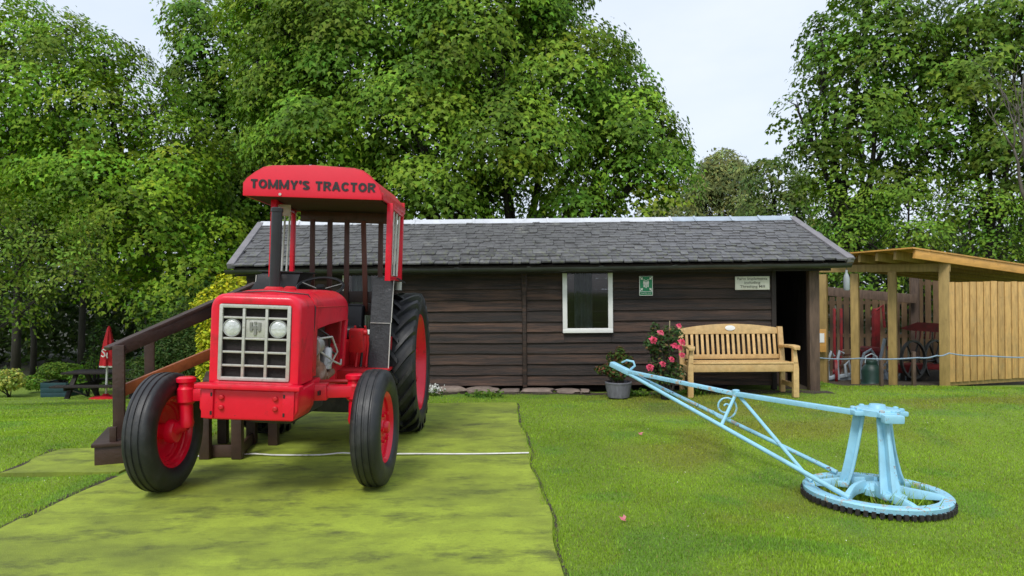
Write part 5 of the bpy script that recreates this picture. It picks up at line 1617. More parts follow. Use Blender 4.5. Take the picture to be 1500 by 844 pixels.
for (z, r_, fold) in ((0.86, 0.195, 0.25), (0.90, 0.205, 0.26), (1.2, 0.17, 0.26), (1.5, 0.13, 0.28), (1.75, 0.075, 0.2), (1.88, 0.045, 0.1), (1.93, 0.012, 0.0)):
    rings.append([Vector((math.cos(a) * r_ * (1 - fold * (0.5 + 0.5 * math.cos(a * 7))), math.sin(a) * r_ * (1 - fold * (0.5 + 0.5 * math.cos(a * 7))), z)) for a in np.linspace(0, 2 * math.pi, NZ, endpoint=False)])
um.loft(rings)
um_o = um.build('canopy', M['umbrella'], par, mtx=tiltp)
rings = []
for (z, r_) in ((0.845, 0.200), (0.885, 0.210)):
    rings.append([Vector((math.cos(a) * r_ * (1 - 0.25 * (0.5 + 0.5 * math.cos(a * 7))), math.sin(a) * r_ * (1 - 0.25 * (0.5 + 0.5 * math.cos(a * 7))), z)) for a in np.linspace(0, 2 * math.pi, NZ, endpoint=False)])
MB().loft(rings, caps=False).build('white_hem', M['white'], um_o, mtx=tiltp)
sw_ = MB()
sw_.tube([(0.06, -0.205, 1.30), (0.0, -0.212, 1.33), (-0.04, -0.21, 1.28), (0.03, -0.212, 1.22), (0.05, -0.21, 1.17), (0.0, -0.215, 1.13), (-0.05, -0.21, 1.16)], 0.018, 6)
sw_.tube([(0.09, -0.19, 1.24), (0.085, -0.195, 1.15), (0.10, -0.19, 1.10)], 0.014, 6)
sw_.build('white_script', M['white'], um_o, mtx=tiltp)
pp = P(91, 571, 22.0)
tp_ = thing('planter_box', 'teal square planter box holding a clipped dark shrub', 'planter', (pp.x, 22.0, tz(pp.x, 22)))
for a in range(4):
    m = Matrix.Rotation(a * math.pi / 2, 4, 'Z')
    for k in range(3):
        MB().box((0, -0.40, 0.08 + 0.15 * k), (0.78, 0.03, 0.144)).build('side_board', M['teal'], tp_, bevel=0.006, mtx=m)
MB().box((0, 0, 0.40), (0.74, 0.74, 0.04)).build('compost', M['soil'], tp_)

# ================================================================== vegetation
LEAF = {
    'maple': np.array([(0, -.40, 0), (.50, -.24, -.12), (.20, .08, .02), (0, .60, -.10), (-.20, .08, .02), (-.50, -.24, -.12)]),
    'kite': np.array([(0, -.42, 0), (.45, -.06, -.10), (0, .55, -.08), (-.45, -.06, -.10)]),
    'oval': np.array([(0, -.5, 0), (.27, -.02, -.05), (0, .5, -.06), (-.27, -.02, -.05)]),
    'lance': np.array([(0, -.5, 0), (.15, 0, -.03), (0, .5, -.08), (-.15, 0, -.03)]),
}
def poly_cloud(name, centres, normals, sizes, cols, shape, m, parent=None, heading=None):
    """one mesh of many small leaf-shaped faces"""
    T = LEAF[shape]; k = len(T); n = len(centres)
    nrm = normals / np.linalg.norm(normals, axis=1, keepdims=True)
    r = rng.normal(size=(n, 3)) if heading is None else heading + rng.normal(size=(n, 3)) * 0.35
    t = r - (r * nrm).sum(1, keepdims=True) * nrm
    t /= np.linalg.norm(t, axis=1, keepdims=True) + 1e-9
    b = np.cross(t, nrm)
    co = centres[:, None, :] + sizes[:, None, None] * (T[None, :, 0:1] * b[:, None, :] + T[None, :, 1:2] * t[:, None, :] + T[None, :, 2:3] * nrm[:, None, :])
    me = bpy.data.meshes.new(name)
    me.vertices.add(n * k); me.loops.add(n * k); me.polygons.add(n)
    me.vertices.foreach_set('co', co.astype(np.float32).ravel())
    me.loops.foreach_set('vertex_index', np.arange(n * k, dtype=np.int32))
    me.polygons.foreach_set('loop_start', np.arange(0, n * k, k, dtype=np.int32))
    me.update(calc_edges=True)
    c4 = np.concatenate([cols, np.ones((n, 1))], 1).astype(np.float32)
    at = me.attributes.new('Col', 'FLOAT_COLOR', 'FACE')
    at.data.foreach_set('color', c4.ravel())
    return newobj(name, me, m, parent)

def tubes_mesh(name, paths, m, parent, n=5):
    mb_v, mb_f = [], []
    for pts, rs in paths:
        mb = MB(); mb.tube(pts, list(rs), n)
        b = len(mb_v); mb_v.extend([tuple(p) for p in mb.v]); mb_f.extend([tuple(b + i for i in f) for f in mb.f])
    me = bpy.data.meshes.new(name); me.from_pydata(mb_v, [], mb_f)
    me.polygons.foreach_set('use_smooth', [True] * len(me.polygons)); me.update()
    return newobj(name, me, m, parent)

def leaf_colours(n, base, var=0.22, warm=0.12, padf=None):
    base = np.array(base)
    v = 1 + rng.normal(size=(n, 1)) * var
    if padf is not None: v = v * padf[:, None]
    c = base[None] * np.clip(v, 0.45, 1.9) * 1.04
    w = np.clip(rng.normal(size=n) * warm, -0.25, 0.5)
    c[:, 0] *= 1 + w * 1.2; c[:, 2] *= 1 - w * 0.6
    return np.clip(c, 0.002, 0.9)

def bend_path(a, b, n=7, sag=0.0, wob=0.08):
    a, b = Vector(a), Vector(b); L_ = (b - a).length
    pts = []
    ph = random.random() * 6
    for i in range(n + 1):
        t = i / n
        p = a.lerp(b, t)
        p += Vector((math.sin(ph + t * 4.1), math.cos(ph * 1.3 + t * 3.7), 0.0)) * wob * L_ * t * (1 - t)
        p.z += sag * L_ * t * (1 - t)
        pts.append(p)
    return pts

def tree(name, label, base, lobes, npads, leaf, base_col, size, padr=(0.45, 0.95), per=52, trunk_r=0.22, trunk_h=None, cat='tree', group=None,
         back=0.40, flat=1.05, var=0.20, warm=0.08, bark=None, multi=1, trunk_lean=None, low=-0.75, inner=0.11, droop=0.5, jit=0.30, bough=3, spread=0.55, gapd=0.56, oversample=1.25, shrink=0.15):
    bx, by = base; bz_ = tz(bx, by) - 0.15
    root = thing(name, label, cat, (bx, by, bz_ + 0.15), 0, group)
    B0 = np.array([bx, by, bz_ + 0.15])
    lobes = [(np.array(c, float), np.maximum(np.array(r, float) - shrink, 0.3)) for c, r in lobes]
    area = np.array([r[0] * r[2] + r[0] * r[1] for c, r in lobes]); area /= area.sum()
    pads, outs = [], []
    guard = 0
    npads = int(npads * oversample)
    while len(pads) < npads and guard < npads * 40:
        guard += 1
        i = rng.choice(len(lobes), p=area); c, r = lobes[i]
        d = rng.normal(size=3); d /= np.linalg.norm(d)
        if d[2] < low: continue
        f = 1 - abs(rng.normal()) * 0.13
        if rng.random() < inner: f = rng.uniform(0.35, 0.85)
        if d[1] > 0.15 and rng.random() > back: continue
        p = c + d * r * f
        bad = False
        for j, (c2, r2) in enumerate(lobes):
            if j != i and np.sum(((p - c2) / r2) ** 2) < 0.42: bad = True; break
        if bad and rng.random() < 0.85: continue
        if p[2] < tz(p[0], p[1]) + 0.15: continue
        pads.append(p); outs.append(d * np.array([1, 1, 0.5]))
    # gather the sprays into clumps that overlap like tiles, with dark gaps between them
    P2, O2, B2, Wm = [], [], [], []
    kept = []
    for p, o in zip(pads, outs):
        if len(kept) and np.min(np.linalg.norm((np.array(kept) - p) * np.array([0.62, 0.62, 1.45]), axis=1)) < gapd: continue
        kept.append(p)
        k = max(2, int(rng.normal(bough, 1.2)))
        t1 = np.array([-o[1], o[0], 0.0]); t1 /= np.linalg.norm(t1) + 1e-6
        br = np.clip(1 + rng.normal() * 0.20, 0.62, 1.5); wm = np.clip(rng.normal() * 0.10, -0.15, 0.3)
        for _ in range(k):
            a_, b_ = rng.uniform(-1, 1), rng.uniform(-1.0, 0.5)
            q = p + t1 * a_ * spread * 1.5 + np.array([o[0], o[1], 0]) * b_ * spread * 0.6 + np.array([0, 0, 1.0]) * (-0.22 * spread * a_ * a_ - 0.50 * b_ * spread * 0.6 + rng.normal() * 0.07)
            P2.append(q); O2.append(o + t1 * a_ * 0.6); B2.append(br); Wm.append(wm)
    pads = np.array(P2); outs = np.array(O2); outs /= np.linalg.norm(outs, axis=1, keepdims=True)
    W_ = []
    C, N_, S, K, H = [], [], [], [], []
    for p, o, br, wm in zip(pads, outs, B2, Wm):
        r = rng.uniform(*padr)
        m = max(6, int(per * (r / 0.65) ** 2 * rng.uniform(0.6, 1.25)))
        up = np.array([0, 0, 1.0]) + o * np.array([flat, flat, 0.1]) + rng.normal(size=3) * 0.10
        up /= np.linalg.norm(up)
        t1 = np.cross(up, o + 1e-3); t1 /= np.linalg.norm(t1); t2 = np.cross(up, t1)
        rad = r * np.sqrt(rng.random(m)) * (1 + 0.18 * rng.normal(size=m)); th = rng.random(m) * 2 * np.pi
        el = rng.uniform(0.6, 1.0)
        dx, dy = np.cos(th) * rad, np.sin(th) * rad * el
        off = -droop * rad ** 2 / r + rng.normal(size=m) * 0.07 - (rng.random(m) < 0.25) * rng.uniform(0, 0.35, m)
        pos = p + dx[:, None] * t1 + dy[:, None] * t2 + off[:, None] * up
        radial = (dx[:, None] * t1 + dy[:, None] * t2) / (rad[:, None] + 1e-6)
        nn = up + radial * (0.55 * (rad / r))[:, None] + o * 0.45 + rng.normal(size=(m, 3)) * jit
        C.append(pos); N_.append(nn); S.append(size * rng.uniform(0.65, 1.25, m)); K.append(np.full(m, br * np.clip(1 + rng.normal() * 0.10, 0.7, 1.4))); W_.append(np.full(m, wm))
        H.append(radial - np.array([0, 0, 0.35]))
    C = np.concatenate(C); N_ = np.concatenate(N_); S = np.concatenate(S); K = np.concatenate(K); H = np.concatenate(H); W_ = np.concatenate(W_)
    keep = C[:, 2] > terrain(C[:, 0], C[:, 1]) + 0.03
    C, N_, S, K, H, W_ = C[keep], N_[keep], S[keep], K[keep], H[keep], W_[keep]
    lc = leaf_colours(len(C), base_col, var, warm, K)
    lc[:, 0] *= 1 + W_
    poly_cloud('crown', C - B0, N_, S, lc, leaf, M['leaf'], root, heading=H)
    # skeleton
    paths = []
    top = np.mean([c for c, r in lobes], axis=0)
    if trunk_h is None: trunk_h = max(1.5, (top[2] - bz_) * 0.45)
    fork = Vector((bx + (trunk_lean[0] if trunk_lean else 0), by, bz_ + trunk_h))
    tr = []
    for j in range(multi):
        jo = Vector((random.uniform(-.25, .25), random.uniform(-.2, .2), 0)) * (1 if multi > 1 else 0)
        tr.append((bend_path(Vector((bx, by, bz_)) + jo * 1.2, fork + jo * 4, 6, 0, 0.05), [trunk_r * (1.35, 1.1, 1.0, 0.95, 0.9, 0.84, 0.8)[i] / (1 if multi == 1 else 1.4) for i in range(7)]))
    limb_nodes = []
    for c, r in lobes:
        e = Vector(c) + Vector((0, 0, -0.15 * r[2]))
        s0 = Vector(tr[random.randrange(multi)][0][random.choice((4, 5, 6))])
        pth = bend_path(s0, e, 7, -0.06, 0.14)
        r0 = trunk_r * 0.55
        paths.append((pth, [r0 * (1 - 0.72 * i / 7) for i in range(8)]))
        limb_nodes += [(q, r0 * (1 - 0.72 * i / 7)) for i, q in enumerate(pth) if i > 1]
        for _ in range(2):
            d = rng.normal(size=3); d /= np.linalg.norm(d); d[2] = abs(d[2]) * 0.6
            e2 = Vector(c + d * r * 0.62)
            p2 = bend_path(pth[random.choice((4, 5, 6))], e2, 5, 0.03, 0.16)
            paths.append((p2, [r0 * 0.4 * (1 - 0.7 * i / 5) for i in range(6)]))
            limb_nodes += [(q, r0 * 0.3) for q in p2[1:]]
    LN = np.array([tuple(q) for q, _ in limb_nodes])
    for p in pads[rng.random(len(pads)) < 0.55]:
        i = int(np.argmin(np.linalg.norm(LN - p, axis=1) + rng.random(len(LN)) * 0.6))
        pth = bend_path(LN[i], p, 4, 0.05, 0.18)
        paths.append((pth, [min(0.035, limb_nodes[i][1] * 0.5) * (1 - 0.18 * j) for j in range(5)]))
    off = Vector(B0)
    sh = lambda L_: [([q - off for q in pth], rs) for pth, rs in L_]
    tubes_mesh('trunk', sh(tr), bark or M['bark'], root, 9)
    tubes_mesh('branches', sh(paths), bark or M['bark'], root, 4)
    return root

def lobe(px, py, Y, rx, ry, rz):
    p = P(px, py, Y); return ((p.x, p.y, p.z), (rx, ry, rz))

GM = (0.118, 0.225, 0.018)      # sycamore green
# big sycamore behind the shed
random.seed(11)
Yc = 17.5
tree('sycamore_tree', 'broad domed sycamore with splayed limbs rising right behind the shed roof', (P(745, 400, Yc).x, Yc),
     [lobe(700, 60, Yc + 0.3, 3.2, 2.8, 2.6), lobe(530, 40, Yc, 2.6, 2.4, 2.4), lobe(820, 115, Yc, 2.2, 2.2, 1.9), lobe(915, 205, Yc, 1.6, 2.0, 1.4), lobe(930, 262, Yc - 0.3, 1.3, 1.6, 0.95), lobe(610, 170, Yc - 0.8, 2.2, 2.2, 1.7),
      lobe(745, 205, Yc - 1.2, 2.0, 2.0, 1.3), lobe(480, 190, Yc - 0.5, 1.9, 2.0, 1.5), lobe(640, 275, Yc - 1.0, 2.2, 1.8, 0.95), lobe(500, 300, Yc - 0.3, 1.6, 1.6, 1.0), lobe(840, 290, Yc - 0.6, 1.3, 1.5, 0.75), lobe(440, 110, Yc + 0.5, 1.8, 2, 1.8), lobe(750, -40, Yc + 0.4, 2.3, 2.4, 1.8), lobe(890, 130, Yc, 1.4, 1.6, 1.1), lobe(955, 225, Yc, 1.1, 1.5, 0.95), lobe(430, 150, Yc + 0.2, 1.6, 1.8, 1.6), lobe(420, 30, Yc + 0.5, 1.6, 1.8, 1.6)],
     1800, 'maple', (0.145, 0.255, 0.022), 0.122, padr=(0.42, 0.82), per=108, gapd=0.52, trunk_r=0.24, trunk_h=2.1, multi=3, group='sycamores')
random.seed(12)
Ya = 18.5
tree('sycamore_tree', 'yellow green sycamore with layered skirts beside the picnic lawn', (P(215, 500, Ya + 2).x, Ya + 2.2),
     [lobe(70, 145, Ya, 2.9, 2.6, 1.9), lobe(170, 170, Ya - 0.3, 2.0, 2.2, 1.8), lobe(10, 230, Ya - 0.3, 2.2, 2.2, 2.0), lobe(140, 270, Ya - 1.0, 2.3, 2.0, 1.5), lobe(215, 330, Ya - 1.2, 2.0, 1.8, 1.3), lobe(260, 240, Ya - 0.4, 1.5, 1.7, 1.4), lobe(110, 85, Ya + 0.2, 1.5, 1.8, 0.95), lobe(20, 45, Ya + 0.2, 1.5, 1.8, 1.0), lobe(75, 60, Ya + 0.3, 1.4, 1.6, 1.0), lobe(150, 85, Ya + 0.3, 1.3, 1.6, 0.95), lobe(270, 400, Ya - 1.4, 1.7, 1.5, 0.95), lobe(190, 415, Ya - 1.0, 1.2, 1.2, 0.6), lobe(320, 350, Ya - 0.8, 1.2, 1.2, 1.0)],
     1500, 'maple', (0.158, 0.272, 0.018), 0.112, padr=(0.38, 0.74), per=102, trunk_r=0.17, trunk_h=4.5, warm=0.10, group='sycamores')
random.seed(13)
Yb = 21.5
tree('sycamore_tree', 'tall dark sycamore between the yellow green tree and the broad domed one', (P(360, 500, Yb).x, Yb),
     [lobe(325, 70, Yb, 1.8, 2.0, 1.6), lobe(400, 120, Yb, 2.2, 2.2, 2.2), lobe(310, 150, Yb, 1.9, 2.0, 1.5), lobe(285, 30, Yb + 0.3, 1.1, 1.4, 1.2), lobe(370, 230, Yb - 0.4, 2.3, 2.0, 1.5), lobe(340, 310, Yb - 0.6, 2.2, 1.8, 1.2), lobe(430, 20, Yb + 0.3, 2.2, 2.2, 2.0), lobe(330, 400, Yb, 2.0, 1.6, 1.2)],
     1000, 'maple', (0.115, 0.215, 0.018), 0.150, padr=(0.42, 0.80), per=66, trunk_r=0.18, trunk_h=5.0, group='sycamores')
# small fine-leaved tree, front left
random.seed(14)
Yd = 14.0
tree('hazel_tree', 'rounded fine leaved pale green small tree before the yellow green sycamore', (P(-70, 500, Yd).x, Yd),
     [lobe(55, 340, Yd, 1.35, 1.3, 0.85), lobe(10, 400, Yd, 1.5, 1.4, 1.1), lobe(100, 392, Yd - 0.2, 0.9, 1.1, 0.75), lobe(-40, 330, Yd, 1.3, 1.3, 1.0), lobe(10, 450, Yd - 0.1, 0.9, 1.0, 0.4), lobe(138, 380, Yd, 0.45, 0.6, 0.45)],
     620, 'oval', (0.140, 0.215, 0.026), 0.085, padr=(0.20, 0.42), per=95, trunk_r=0.06, spread=0.28, gapd=0.30, shrink=0.15, trunk_h=1.2, cat='tree', multi=1, droop=0.3, jit=0.5)
# right-hand big tree
random.seed(15)
Ye = 20.0
tree('ash_tree', 'tall open crowned tree growing between the dark alder and the pine shelter', (P(1245, 400, Ye).x, Ye),
     [lobe(1285, 60, Ye, 1.6, 2.0, 1.5), lobe(1225, 120, Ye, 1.25, 1.6, 1.1), lobe(1165, 150, Ye - 0.2, 0.7, 1.0, 0.55), lobe(1205, 50, Ye, 0.8, 1.1, 0.8), lobe(1330, 110, Ye, 2.0, 2.0, 1.5), lobe(1260, 180, Ye - 0.5, 1.9, 1.8, 1.2), lobe(1370, 200, Ye - 0.4, 1.7, 1.8, 1.1), lobe(1200, 205, Ye - 0.2, 0.7, 1.0, 0.6), lobe(1265, 0, Ye, 1.1, 1.4, 0.9), lobe(1300, 260, Ye - 0.4, 1.5, 1.5, 0.8), lobe(1225, 250, Ye - 0.3, 1.1, 1.2, 0.8), lobe(1250, 310, Ye - 0.2, 1.4, 1.3, 0.8)],
     1000, 'maple', (0.125, 0.225, 0.024), 0.145, padr=(0.38, 0.74), per=66, trunk_r=0.20, trunk_h=3.6, group='tall trees behind the pine shelter')
random.seed(16)
Yf_ = 18.5
tree('lime_tree', 'full leafy tree with a bare grey branched tree standing before it', (P(1450, 400, Yf_).x, Yf_),
     [lobe(1440, 40, Yf_ + 0.6, 1.7, 2.0, 1.5), lobe(1500, 120, Yf_ + 0.3, 1.8, 1.8, 1.6), lobe(1420, 120, Yf_ + 0.4, 1.4, 1.6, 1.2), lobe(1480, 230, Yf_, 1.7, 1.6, 1.1), lobe(1540, 20, Yf_, 1.9, 1.8, 1.8), lobe(1420, 0, Yf_ + 0.8, 1.1, 1.2, 0.9), lobe(1560, 300, Yf_, 1.5, 1.5, 1.4)],
     800, 'maple', (0.130, 0.215, 0.026), 0.145, padr=(0.38, 0.74), per=66, trunk_r=0.16, trunk_h=3.4, group='tall trees behind the pine shelter')
random.seed(17)
Yh = 18.4
tree('maple_bush', 'bushy bright green maple spreading low behind the pine shelter', (P(1390, 480, Yh).x, Yh),
     [lobe(1330, 280, Yh, 1.3, 1.3, 0.75), lobe(1420, 300, Yh, 1.6, 1.4, 0.85), lobe(1250, 340, Yh - 0.3, 1.1, 1.1, 0.65), lobe(1350, 345, Yh - 0.5, 1.5, 1.2, 0.7), lobe(1455, 360, Yh - 0.4, 1.3, 1.2, 0.65), lobe(1270, 300, Yh + 0.5, 1.1, 1.2, 0.7), lobe(1215, 300, Yh + 0.8, 0.8, 1.0, 0.7), lobe(1290, 400, Yh, 1.6, 1.0, 0.9), lobe(1420, 420, Yh, 1.8, 1.0, 0.8), lobe(1220, 385, Yh + .4, 0.9, 0.9, 0.8)],
     900, 'oval', (0.140, 0.245, 0.024), 0.104, padr=(0.28, 0.55), per=95, trunk_r=0.12, spread=0.35, gapd=0.40, shrink=0.2, trunk_h=1.8, cat='tree', multi=3)
# bare grey-limbed tree at the right edge
random.seed(18)
def bare_tree():
    Y = 16.0; b = P(1512, 400, Y)
    root = thing('bare_tree', 'leafless tree with bare grey branches beside the pine shelter', 'tree', (b.x, Y, tz(b.x, Y)))
    paths = []
    def br(p, d, L_, r, lev):
        q = p + d * L_
        pth = bend_path(p, q, 4, 0.02, 0.12); paths.append((pth, [r * (1 - 0.12 * i) for i in range(5)]))
        if lev == 0: return
        for _ in range(3 if lev > 1 else 2):
            nd = (d + Vector((random.gauss(0, .45), random.gauss(0, .4), random.gauss(0.12, .25)))).normalized()
            br(pth[random.choice((3, 4))], nd, L_ * random.uniform(0.55, 0.8), r * 0.5, lev - 1)
    base = Vector((b.x, Y, tz(b.x, Y) - 0.1))
    k0 = P(1505, 300, Y)
    paths.append((bend_path(base, k0, 5, 0, 0.03), [0.09, 0.085, 0.08, 0.075, 0.07, 0.065]))
    for tgt in ((1478, 190), (1500, 150), (1530, 170)):
        d = (P(*tgt, Y) - k0); br(k0, d.normalized(), d.length * 0.75, 0.045, 3)
    tubes_mesh('branches', [([q - root.location for q in p], r) for p, r in paths], M['bark_grey'], root, 5)
bare_tree()
# distant trees in the gap
random.seed(19)
tree('willow_tree', 'hazy olive willow far behind the shed ridge', (P(1055, 330, 42).x, 42), [lobe(1060, 262, 42, 2.3, 2.2, 1.7), lobe(1020, 285, 42, 1.8, 1.8, 1.5), lobe(1085, 295, 41.5, 1.8, 1.8, 1.5), lobe(1050, 330, 42, 3.4, 2, 2.0), lobe(990, 320, 42, 2.6, 2, 1.6)],
     320, 'lance', (0.20, 0.235, 0.075), 0.30, padr=(0.5, 1.0), per=46, trunk_r=0.3, trunk_h=4, warm=0.1)
tree('alder_tree', 'dark spreading alder in the gap beside the olive willow', (P(1150, 330, 36).x, 36), [lobe(1130, 255, 36, 1.5, 1.6, 1.0), lobe(1165, 290, 35.5, 1.6, 1.6, 1.4), lobe(1110, 310, 36, 1.2, 1.4, 0.8), lobe(1160, 340, 36, 2.2, 1.6, 1.4)],
     230, 'oval', (0.115, 0.175, 0.036), 0.26, padr=(0.45, 0.85), per=40, trunk_r=0.22, trunk_h=4)

# shaded wood behind everything on the left: reads as one mass
def woodland():
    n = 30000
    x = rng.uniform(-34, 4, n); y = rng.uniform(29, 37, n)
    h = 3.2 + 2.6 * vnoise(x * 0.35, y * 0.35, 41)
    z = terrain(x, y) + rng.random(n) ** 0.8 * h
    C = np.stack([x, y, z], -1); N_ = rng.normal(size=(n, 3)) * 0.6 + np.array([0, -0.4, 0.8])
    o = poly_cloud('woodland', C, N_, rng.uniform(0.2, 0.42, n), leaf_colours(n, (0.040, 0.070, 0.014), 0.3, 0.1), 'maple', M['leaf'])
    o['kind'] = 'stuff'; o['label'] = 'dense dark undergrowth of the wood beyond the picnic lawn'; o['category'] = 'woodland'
    n = 16000
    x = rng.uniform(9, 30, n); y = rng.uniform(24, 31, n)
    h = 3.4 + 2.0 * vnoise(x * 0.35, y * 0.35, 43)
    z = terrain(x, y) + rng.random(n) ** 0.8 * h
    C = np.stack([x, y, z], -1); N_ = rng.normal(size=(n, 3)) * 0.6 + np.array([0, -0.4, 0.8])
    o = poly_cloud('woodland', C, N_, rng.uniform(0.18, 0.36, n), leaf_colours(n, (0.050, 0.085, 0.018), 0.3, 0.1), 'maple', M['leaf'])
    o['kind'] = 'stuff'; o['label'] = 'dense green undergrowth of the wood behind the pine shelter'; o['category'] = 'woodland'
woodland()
# bare lower trunks in the shade on the left
random.seed(23)
for k, (px, Y, r) in enumerate(((22, 25, 0.14), (48, 26.5, 0.10), (118, 27, 0.12), (235, 27.5, 0.13))):
    b = P(px, 500, Y); z0 = tz(b.x, Y) - 0.1
    root = thing('shaded_trunk', ('thick dark trunk in the wood behind the rounded fine leaved small tree', 'slender dark trunk in the wood behind the pale cream variegated shrub', 'shaded trunk in the wood behind the leafy clump by the parasol', 'shaded trunk in the wood behind the dark feathery conifer bush', 'dark trunk in the wood nearest the rounded fine leaved small tree')[k], 'tree', (b.x, Y, z0), 0, 'trunks in the wood')
    tubes_mesh('trunk', [([Vector((0, 0, 0)), Vector((0.05, 0, 1.6)), Vector((0.12 * (-1) ** k, 0, 3.4)), Vector((0.25 * (-1) ** k, 0, 6.5))], [r * 1.2, r, r * 0.9, r * 0.6])], M['bark'], root, 9)
    n = 4200
    d = rng.normal(size=(n, 3)); d /= np.linalg.norm(d, axis=1, keepdims=True)
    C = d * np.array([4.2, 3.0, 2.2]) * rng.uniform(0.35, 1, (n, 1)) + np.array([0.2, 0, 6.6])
    poly_cloud('crown', C, d * 0.4 + np.array([0, 0, 0.8]) + rng.normal(size=(n, 3)) * 0.4, rng.uniform(0.2, 0.34, n), leaf_colours(n, (0.045, 0.085, 0.014)), 'maple', M['leaf'], root)  # broad crowns, enlarged to keep light off the undergrowth below

# ------------------------------------------------------------------ shrubs
def shrub(name, label, px, Y, lobes, n, leaf, size, col, cat='shrub', var=0.2, warm=0.15, shell=0.35, up=0.6, group=None, zoff=0.0, cols2=None):
    b = P(px, 500, Y); z0 = tz(b.x, b.y) + zoff
    root = thing(name, label, cat, (b.x, b.y, z0), 0, group)
    C, N_ = [], []
    vol = np.array([r[0] * r[2] for c, r in lobes]); vol = vol / vol.sum()
    for (c, r), f in zip(lobes, vol):
        m = int(n * f)
        d = rng.normal(size=(m, 3)); d /= np.linalg.norm(d, axis=1, keepdims=True)
        rad = 1 - np.abs(rng.normal(size=(m, 1))) * shell * 0.6
        rad = rad * (0.86 + 0.28 * vnoise(d[:, 0] * 2.7 + c[0] * 3 + 7, d[:, 2] * 2.7 + d[:, 1] * 2, 51))[:, None]
        C.append(np.array(c) + d * np.array(r) * np.clip(rad, 0.1, 1.2)); N_.append(d * 0.6 + np.array([0, 0, up]) + rng.normal(size=(m, 3)) * 0.35)
    C = np.concatenate(C); N_ = np.concatenate(N_)
    C -= np.array([b.x, b.y, z0])
    k = C[:, 2] > 0.01
    C, N_ = C[k], N_[k]
    K = leaf_colours(len(C), col, var, warm)
    if cols2 is not None:
        s = rng.random(len(C)) < cols2[1]
        K[s] = leaf_colours(int(s.sum()), cols2[0], var, warm)
    poly_cloud('foliage', C, N_, size * rng.uniform(0.6, 1.3, len(C)), K, leaf, M['leaf'], root)
    st_ = []
    for (c, r) in lobes:
        for _ in range(3):
            e = Vector(c) - root.location + Vector((random.uniform(-.6, .6) * r[0], random.uniform(-.6, .6) * r[1], random.uniform(0, .6) * r[2]))
            st_.append((bend_path((random.uniform(-.06, .06), random.uniform(-.06, .06), 0), e, 4, 0.03, 0.1), [0.018, 0.015, 0.012, 0.009, 0.006]))
    tubes_mesh('stems', st_, M['bark'], root, 5)
    return root
random.seed(29)
shrub('golden_shrub', 'bright yellow green golden shrub between the handrail and the shed end', 335, 11.2,
      [lobe(348, 422, 11.2, 0.42, 0.4, 0.26), lobe(312, 455, 11.1, 0.36, 0.36, 0.36), lobe(318, 500, 11.0, 0.34, 0.3, 0.42), lobe(335, 500, 11.1, 0.42, 0.4, 0.45), lobe(310, 530, 11.1, 0.26, 0.3, 0.4), lobe(375, 414, 11.3, 0.26, 0.3, 0.2)], 7000, 'oval', 0.075, (0.42, 0.44, 0.022), var=0.25, warm=0.1, shell=0.5)
shrub('yew_bush', 'dark feathery conifer bush behind the wooden handrail', 262, 13.2,
      [lobe(255, 500, 13.2, 0.55, 0.5, 0.62), lobe(240, 540, 13.2, 0.5, 0.5, 0.4), lobe(290, 520, 13.2, 0.45, 0.5, 0.6), lobe(215, 545, 13.1, 0.4, 0.4, 0.35), lobe(268, 458, 13.2, 0.22, 0.25, 0.3)], 9000, 'lance', 0.085, (0.055, 0.100, 0.022), shell=0.6, up=0.9)
shrub('laurel_bush', 'broad mid green leafy bush overhanging the picnic table', 300, 16.5,
      [lobe(300, 440, 16.5, 0.9, 0.8, 0.6), lobe(240, 455, 16.5, 0.8, 0.7, 0.5), lobe(330, 490, 16.5, 0.8, 0.7, 0.8), lobe(270, 520, 16.6, 1.0, 0.7, 0.7)], 5200, 'oval', 0.13, (0.060, 0.115, 0.022), shell=0.6)
shrub('variegated_shrub', 'pale cream variegated shrub at the edge of the dark wood', 14, 21.5, [lobe(14, 556, 21.5, 0.45, 0.4, 0.35), lobe(-8, 560, 21.5, 0.4, 0.4, 0.3)], 1500, 'oval', 0.10, (0.50, 0.52, 0.13), cols2=((0.25, 0.34, 0.06), 0.4))
pt_z = tz(P(91, 500, 22).x, 22)
shrub('clipped_shrub', 'rounded dark green clipped shrub growing in the teal planter', 91, 22.0, [lobe(80, 543, 22.0, 0.5, 0.45, 0.3), lobe(102, 545, 22, 0.4, 0.4, 0.28)], 2600, 'oval', 0.08, (0.105, 0.19, 0.022), zoff=0.40)
shrub('fern_clump', 'fresh green leafy clump growing between planter and parasol', 128, 21.0, [lobe(126, 553, 21, 0.5, 0.4, 0.35), lobe(140, 540, 21, 0.3, 0.3, 0.4), lobe(50, 560, 22.5, 0.4, 0.3, 0.25)], 1500, 'lance', 0.16, (0.15, 0.28, 0.03))
shrub('hydrangea_bush', 'low dull green bush beyond the table edge at the wood', 205, 22.5, [lobe(190, 548, 22.5, 0.7, 0.5, 0.45), lobe(235, 556, 22.5, 0.7, 0.5, 0.35), lobe(160, 555, 22.6, 0.5, 0.4, 0.3)], 2200, 'oval', 0.12, (0.09, 0.16, 0.03))
# climbing rose by the parasol
rs_ = shrub('climbing_rose', 'thin climbing rose with a coral bloom beside the parasol', 142, 20.2, [lobe(142, 500, 20.2, 0.22, 0.2, 0.55), lobe(150, 478, 20.2, 0.2, 0.2, 0.25), lobe(135, 530, 20.2, 0.3, 0.25, 0.35)], 420, 'oval', 0.09, (0.055, 0.105, 0.022))

